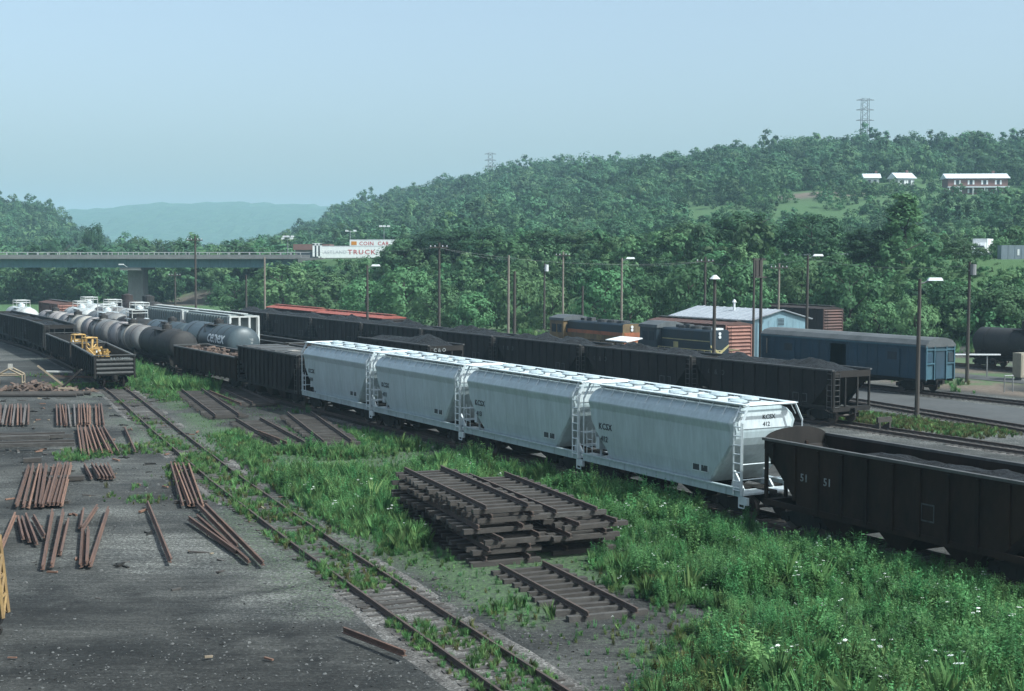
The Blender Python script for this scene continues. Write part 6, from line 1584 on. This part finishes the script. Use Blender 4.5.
# ------------------------------------------------------------------ weeds in the yard
def weed_mesh(seed, h, nst, nl, ls, mat, lean=.25, flower=0):
    """a clump of stems carrying leaves"""
    r = random.Random(seed); mb = MB(); heads = []
    for s in range(nst):
        a = r.uniform(0, 6.283); b = r.uniform(0, .16) ; ln = r.uniform(.05, lean); hh = h * r.uniform(.65, 1.1)
        p0 = Vector((b * math.cos(a), b * math.sin(a), -.03)); p1 = p0 + Vector((ln * math.cos(a) * hh, ln * math.sin(a) * hh, hh))
        sd = Vector((-math.sin(a), math.cos(a), 0)) * .008
        mb.add([p0 - sd, p0 + sd, p1 + sd * .5, p1 - sd * .5], [(0, 1, 2, 3)])
        for k in range(nl):
            t = (k + r.random()) / nl; c = p0.lerp(p1, .15 + .85 * t); az = r.uniform(0, 6.283); el = r.uniform(-.25, .75); l = ls * (1.15 - .6 * t) * r.uniform(.7, 1.2)
            d = Vector((math.cos(az) * math.cos(el), math.sin(az) * math.cos(el), math.sin(el))); w = Vector((-math.sin(az), math.cos(az), r.uniform(-.4, .4))).normalized() * l * .24
            mb.add([c, c + d * l * .5 + w, c + d * l, c + d * l * .5 - w], [(0, 1, 2, 3)])
        heads.append(p1)
    me = mb.mesh('weed', mat)
    if flower:
        b = len(mb.v); nf0 = len(mb.f)
        for p1 in heads[:flower]:
            for k in range(5):
                a = 1.2566 * k; q = p1 + Vector((math.cos(a) * .03, math.sin(a) * .03, .02)); s = .022
                mb.add([q + Vector((-s, 0, 0)), q + Vector((0, -s, 0)), q + Vector((s, 0, .01)), q + Vector((0, s, .01))], [(0, 1, 2, 3)])
        me = mb.mesh('weed', mat); me.materials.append(M['flower'])
        mi = np.zeros(len(mb.f), np.int32); mi[nf0:] = 1; me.polygons.foreach_set('material_index', mi)
    return me
def grass_mesh(seed, h, nb, mat, spread=.16):
    r = random.Random(seed); mb = MB()
    for k in range(nb):
        a = r.uniform(0, 6.283); b = r.uniform(0, spread); hh = h * r.uniform(.5, 1.15); ln = r.uniform(.08, .5) * hh
        p = Vector((b * math.cos(a * 1.7), b * math.sin(a * 1.7), -.02)); w = Vector((-math.sin(a), math.cos(a), 0)) * r.uniform(.005, .011)
        m_ = p + Vector((ln * .35 * math.cos(a), ln * .35 * math.sin(a), hh * .6)); e = p + Vector((ln * math.cos(a), ln * math.sin(a), hh))
        mb.add([p - w, p + w, m_ + w * .8, e, m_ - w * .8], [(0, 1, 2, 3, 4)])
    return mb.mesh('grass_tuft', mat)
WS = [weed_mesh(1, .75, 11, 13, .115, 'weed'), weed_mesh(2, .95, 9, 16, .13, 'weed'), weed_mesh(3, .6, 12, 11, .10, 'weed'), weed_mesh(4, .85, 9, 10, .10, 'weed', .2, 3),
      grass_mesh(5, .6, 44, 'grassblade'), grass_mesh(6, .8, 40, 'grassblade'), grass_mesh(7, .4, 44, 'grassblade'), grass_mesh(8, .5, 36, 'drygrass'),
      weed_mesh(9, .5, 11, 10, .12, 'weedpale'), weed_mesh(10, 1.15, 16, 22, .17, 'weed', .45)]
STK = [(-2.0, 53.0, 112, 5.4, 1.6), (.75, 53.6, 113, 5.2, 1.6), (1.6, 43.9, 112, 3.6, 1.35), (-21.6, 100.6, 109.5, 9.6, 1.4), (-19.6, 104.6, 112, 5.9, 1.4), (-14.4, 83.6, 111, 6.6, 1.4), (-11.6, 84.2, 106.5, 7.6, 1.4)]
def inside_panels(x, y):
    m = np.zeros(len(x), int)
    for i, (cx_, cy_, deg, hl_, hw_) in enumerate(STK):
        a = R(deg); dx = x - cx_; dy = y - cy_; lx = dx * math.cos(a) + dy * math.sin(a); ly = -dx * math.sin(a) + dy * math.cos(a)
        ins = (np.abs(lx) < hl_) & (np.abs(ly) < hw_); m = np.where(ins, 1 if i < 2 else 2, m)
    return m
n = 230000
wu = 20 + 120 * rng.random(n) ** 1.35; wv = rng.uniform(8, 36, n)
wx = wu * AX[0] + wv * NX[0]; wy = wu * AX[1] + wv * NX[1]
nv = lerp_table(NEARV, wu); dv = wv - nv
nA = fbm(wx / 3.2, wy / 3.2, 131); nB = fbm(wx / 9, wy / 9, 151)
den = sstep(1.1, 2.4, dv) * (1 - sstep(33.6, 34.8, wv)) * (.20 + .80 * sstep(.40, .58, nB * .55 + nA * .45))
den *= 1 - .6 * ((wu < 36) & (wv < 21.5) & (dv > 0))                 # barer ground by the track at the bottom
den = np.where((wu < 52) & (wv > 25.5) & (wv < 34.8), np.maximum(den, .35 + .6 * sstep(.36, .5, nA)), den)
den = np.where((wu > 34) & (wu < 46) & (wv > 20) & (wv < 26), den * .55, den)
den = np.maximum(den, sstep(.46, .60, nA) * .42 * (np.abs(dv) < 1.2))           # between the rails
den = np.maximum(den, sstep(.56, .66, nB) * sstep(.48, .58, nA) * .5 * (dv > -7) * (dv < -1.2))
den = np.where((wu > 120) & (dv < 3), den * .2, den)
den = np.where((wu > 70) & (wu < 98) & (wv > 31.8) & (wv < 35), den * .55, den)
ip = inside_panels(wx, wy)
den = np.where(ip == 1, 0, np.where(ip == 2, den * .07, den))
k = rng.random(n) < den * np.where(wu < 60, .62, .55)
wx, wy, wu, wv, dv, nA, nB, ip = (q[k] for q in (wx, wy, wu, wv, dv, nA, nB, ip))
m_ = len(wx)
pick = rng.choice(10, m_, p=[.2, .16, .17, .035, .13, .10, .10, .05, .035, .02])
gz = (nA > .56) | ((wu > 45) & (wu < 110) & (dv < 6)); pick = np.where(gz & (rng.random(m_) < .4), rng.choice([4, 5, 6, 6, 7], m_), pick)
tall = (wv > 26) & (wu < 50); pick = np.where(tall & (rng.random(m_) < .75), rng.choice([0, 1, 1, 2, 2, 0, 9, 0, 1, 3], m_), pick)
yl = (wu < 33) & (wv > 19) & (wv < 25); pick = np.where(yl & (rng.random(m_) < .6), rng.choice([8, 8, 7, 2], m_), pick)
pick = np.where((np.abs(dv) < 1.3) | (dv < 0), rng.choice([2, 4, 6, 6, 7], m_), pick)
scw = np.clip(rng.normal(.80, .22, m_), .4, 1.5) * (.7 + .6 * nB) * np.where(tall, .92, 1) * np.where((wu < 43) & (wv > 31.5), .7, 1) * np.where(np.abs(dv) < 1.3, .55, 1) * np.where(dv < -1.2, .45, 1) * np.where(ip == 2, .6, 1)
thin = sstep(.40, .56, nB * .55 + nA * .45); scw = np.where(dv > 1.1, scw * np.where((wu < 52) & (wv > 25.5), .6 + .4 * sstep(.36, .5, nA), .32 + .68 * thin), scw)
edge_ = sstep(1.1, 4.0, dv); scw = np.where(dv > 1.1, scw * (.55 + .45 * edge_), scw)
wz = np.zeros(m_) + (fbm(wx / 7, wy / 7, 21) - .5) * .1
near_p = np.zeros(m_)
for (cx_, cy_, deg, hl_, hw_) in STK[3:]:
    a_ = R(deg); lx = (wx - cx_) * math.cos(a_) + (wy - cy_) * math.sin(a_); ly = -(wx - cx_) * math.sin(a_) + (wy - cy_) * math.cos(a_)
    near_p = np.maximum(near_p, (np.abs(lx) < hl_ + 1.0) & (ly > -hw_ - 4) & (ly < hw_ + 4))
scw = np.where(near_p > 0, scw * .5, scw)
scatter('yard_weeds', np.stack([wx, wy, wz], 1), np.stack([scw, scw, scw * rng.uniform(.8, 1.2, m_)], 1), rots(m_, .10), pick, WS, 'rank green weeds and grass between the near track and the cars')
# grass by the road, and rough growth right of the yard
n = 2600
wu = rng.uniform(57, 76, n); wv = rng.uniform(62.8, 67.4, n)
k = rng.random(n) < sstep(57, 61, wu) * (1 - sstep(72, 76, wu)) * (.4 + .6 * (fbm(wu / 2, wv / 2, 3) > .45)); wu, wv = wu[k], wv[k]
n2 = 5000; w2u = rng.uniform(62, 150, n2); w2v = rng.uniform(84, 125, n2)
k2 = (fbm(w2u / 8, w2v / 8, 9) > .50) & (np.abs(w2v - 105) > 1.6) & (np.abs(w2v - 116) > 1.5) & ((w2v < 93) | (w2v > 98.5)) & ~((w2u > 107) & (w2u < 124) & (w2v > 86) & (w2v < 96)); w2u, w2v = w2u[k2], w2v[k2]
n3 = 2200; w3u = rng.uniform(100, 175, n3); w3v = rng.uniform(76, 100, n3)
k3 = (fbm(w3u / 7, w3v / 7, 19) > .55) & (w3u > 124) ; w3u, w3v = w3u[k3], w3v[k3]
au = np.concatenate([wu, w2u, w3u]); av = np.concatenate([wv, w2v, w3v]); ax_ = au * AX[0] + av * NX[0]; ay_ = au * AX[1] + av * NX[1]
sc2 = np.concatenate([rng.uniform(.35, .7, len(wu)), rng.uniform(.5, 1.2, len(w2u)), rng.uniform(.5, 1.4, len(w3u))])
scatter('verge_grass', np.stack([ax_, ay_, np.zeros(len(ax_))], 1), np.stack([sc2, sc2, sc2], 1), rots(len(ax_), .1), np.where(np.arange(len(ax_)) < len(wu), rng.choice([4, 6, 7, 7, 7], len(ax_)), rng.choice([0, 1, 2, 4, 5, 6, 7], len(ax_))), WS, 'patchy green grass along the far tracks and road')

# loose stones and cinders on the yard floor
def stone_mesh(seed):
    r = random.Random(seed); mb = MB()
    v = [(0, 0, .5), (0, 0, -.4)] + [(math.cos(k * 1.2566) * r.uniform(.7, 1.2), math.sin(k * 1.2566) * r.uniform(.7, 1.2), r.uniform(-.15, .15)) for k in range(5)]
    mb.add(v, [(0, 2 + k, 2 + (k + 1) % 5) for k in range(5)] + [(1, 2 + (k + 1) % 5, 2 + k) for k in range(5)]); return mb.mesh('stone', 'stone')
n = 130000
su = 20 + 95 * rng.random(n) ** 1.5; sv = rng.uniform(-6, 36, n)
px_ = su * AX[0] + sv * NX[0]; py_ = su * AX[1] + sv * NX[1]
dv = sv - lerp_table(NEARV, su)
dn = .10 + .5 * sstep(.45, .65, fbm(px_ / 6, py_ / 6, 61)) + .8 * np.exp(-(dv / 2.4) ** 2); dn = np.where(dv > 3, .15, dn)
k = (rng.random(n) < dn * .6) & (np.abs(px_ / py_) < .42); px_, py_ = px_[k], py_[k]
sz = np.clip(rng.lognormal(-3.6, .40, len(px_)), .014, .08)
scatter('gravel_stones', np.stack([px_, py_, (fbm(px_ / 7, py_ / 7, 21) - .5) * .1 + .01], 1), np.stack([sz, sz * rng.uniform(.7, 1.2, len(sz)), sz * .6], 1), rots(len(sz), .3), rng.integers(0, 3, len(sz)), [stone_mesh(k) for k in range(3)], 'scattered pale gravel and cinders on the yard floor')

def scrap_mesh(seed, mat):
    r = random.Random(seed); mb = MB()
    for _ in range(r.randint(1, 3)): mb.box((r.uniform(-.2, .2), r.uniform(-.2, .2), .04 + r.uniform(0, .06)), (r.uniform(.25, .9), r.uniform(.05, .16), r.uniform(.03, .1)), Matrix.Rotation(r.uniform(0, 3), 3, 'Z') @ Matrix.Rotation(r.uniform(-.15, .15), 3, 'Y'))
    return mb.mesh('scrap', mat)
n = 900
du = 24 + 95 * rng.random(n) ** 1.2; dvv = rng.uniform(-20, 2.5, n); dvn = dvv + lerp_table(NEARV, du)
qx = du * AX[0] + dvn * NX[0]; qy = du * AX[1] + dvn * NX[1]
k = (np.abs(qx / qy) < .40) & (qy > 30) & (rng.random(n) < np.where(qy < 47, .12, .75) * (.3 + .7 * (fbm(qx / 6, qy / 6, 201) > .5))); qx, qy = qx[k], qy[k]
sz = rng.uniform(.35, 1.0, len(qx))
scatter('yard_debris', np.stack([qx, qy, np.zeros(len(qx))], 1), np.stack([sz, sz, sz], 1), rots(len(qx), .03), rng.integers(0, 6, len(qx)), [scrap_mesh(k_, ['rust', 'tie', 'tiedark', 'rustlight', 'creamtan', 'dark'][k_]) for k_ in range(6)], 'small scraps of timber and rusty iron strewn over the yard')

# ------------------------------------------------------------------ summer haze
hz = MB().span(-4200, 4200, -80, 5200, -1.5, 170).build('haze', None)
hm = bpy.data.materials.new('summer_haze'); hm.use_nodes = True
ht = hm.node_tree; ht.nodes.remove(ht.nodes['Principled BSDF'])
pv = ht.nodes.new('ShaderNodeVolumePrincipled')
pv.inputs['Color'].default_value = (0.60, 0.84, 1.0, 1); pv.inputs['Density'].default_value = 0.00021; pv.inputs['Anisotropy'].default_value = 0.0
ht.links.new(pv.outputs[0], ht.nodes['Material Output'].inputs['Volume'])
hz.data.materials.append(hm); hz['kind'] = 'stuff'; hz['label'] = 'pale blue summer haze filling the valley'
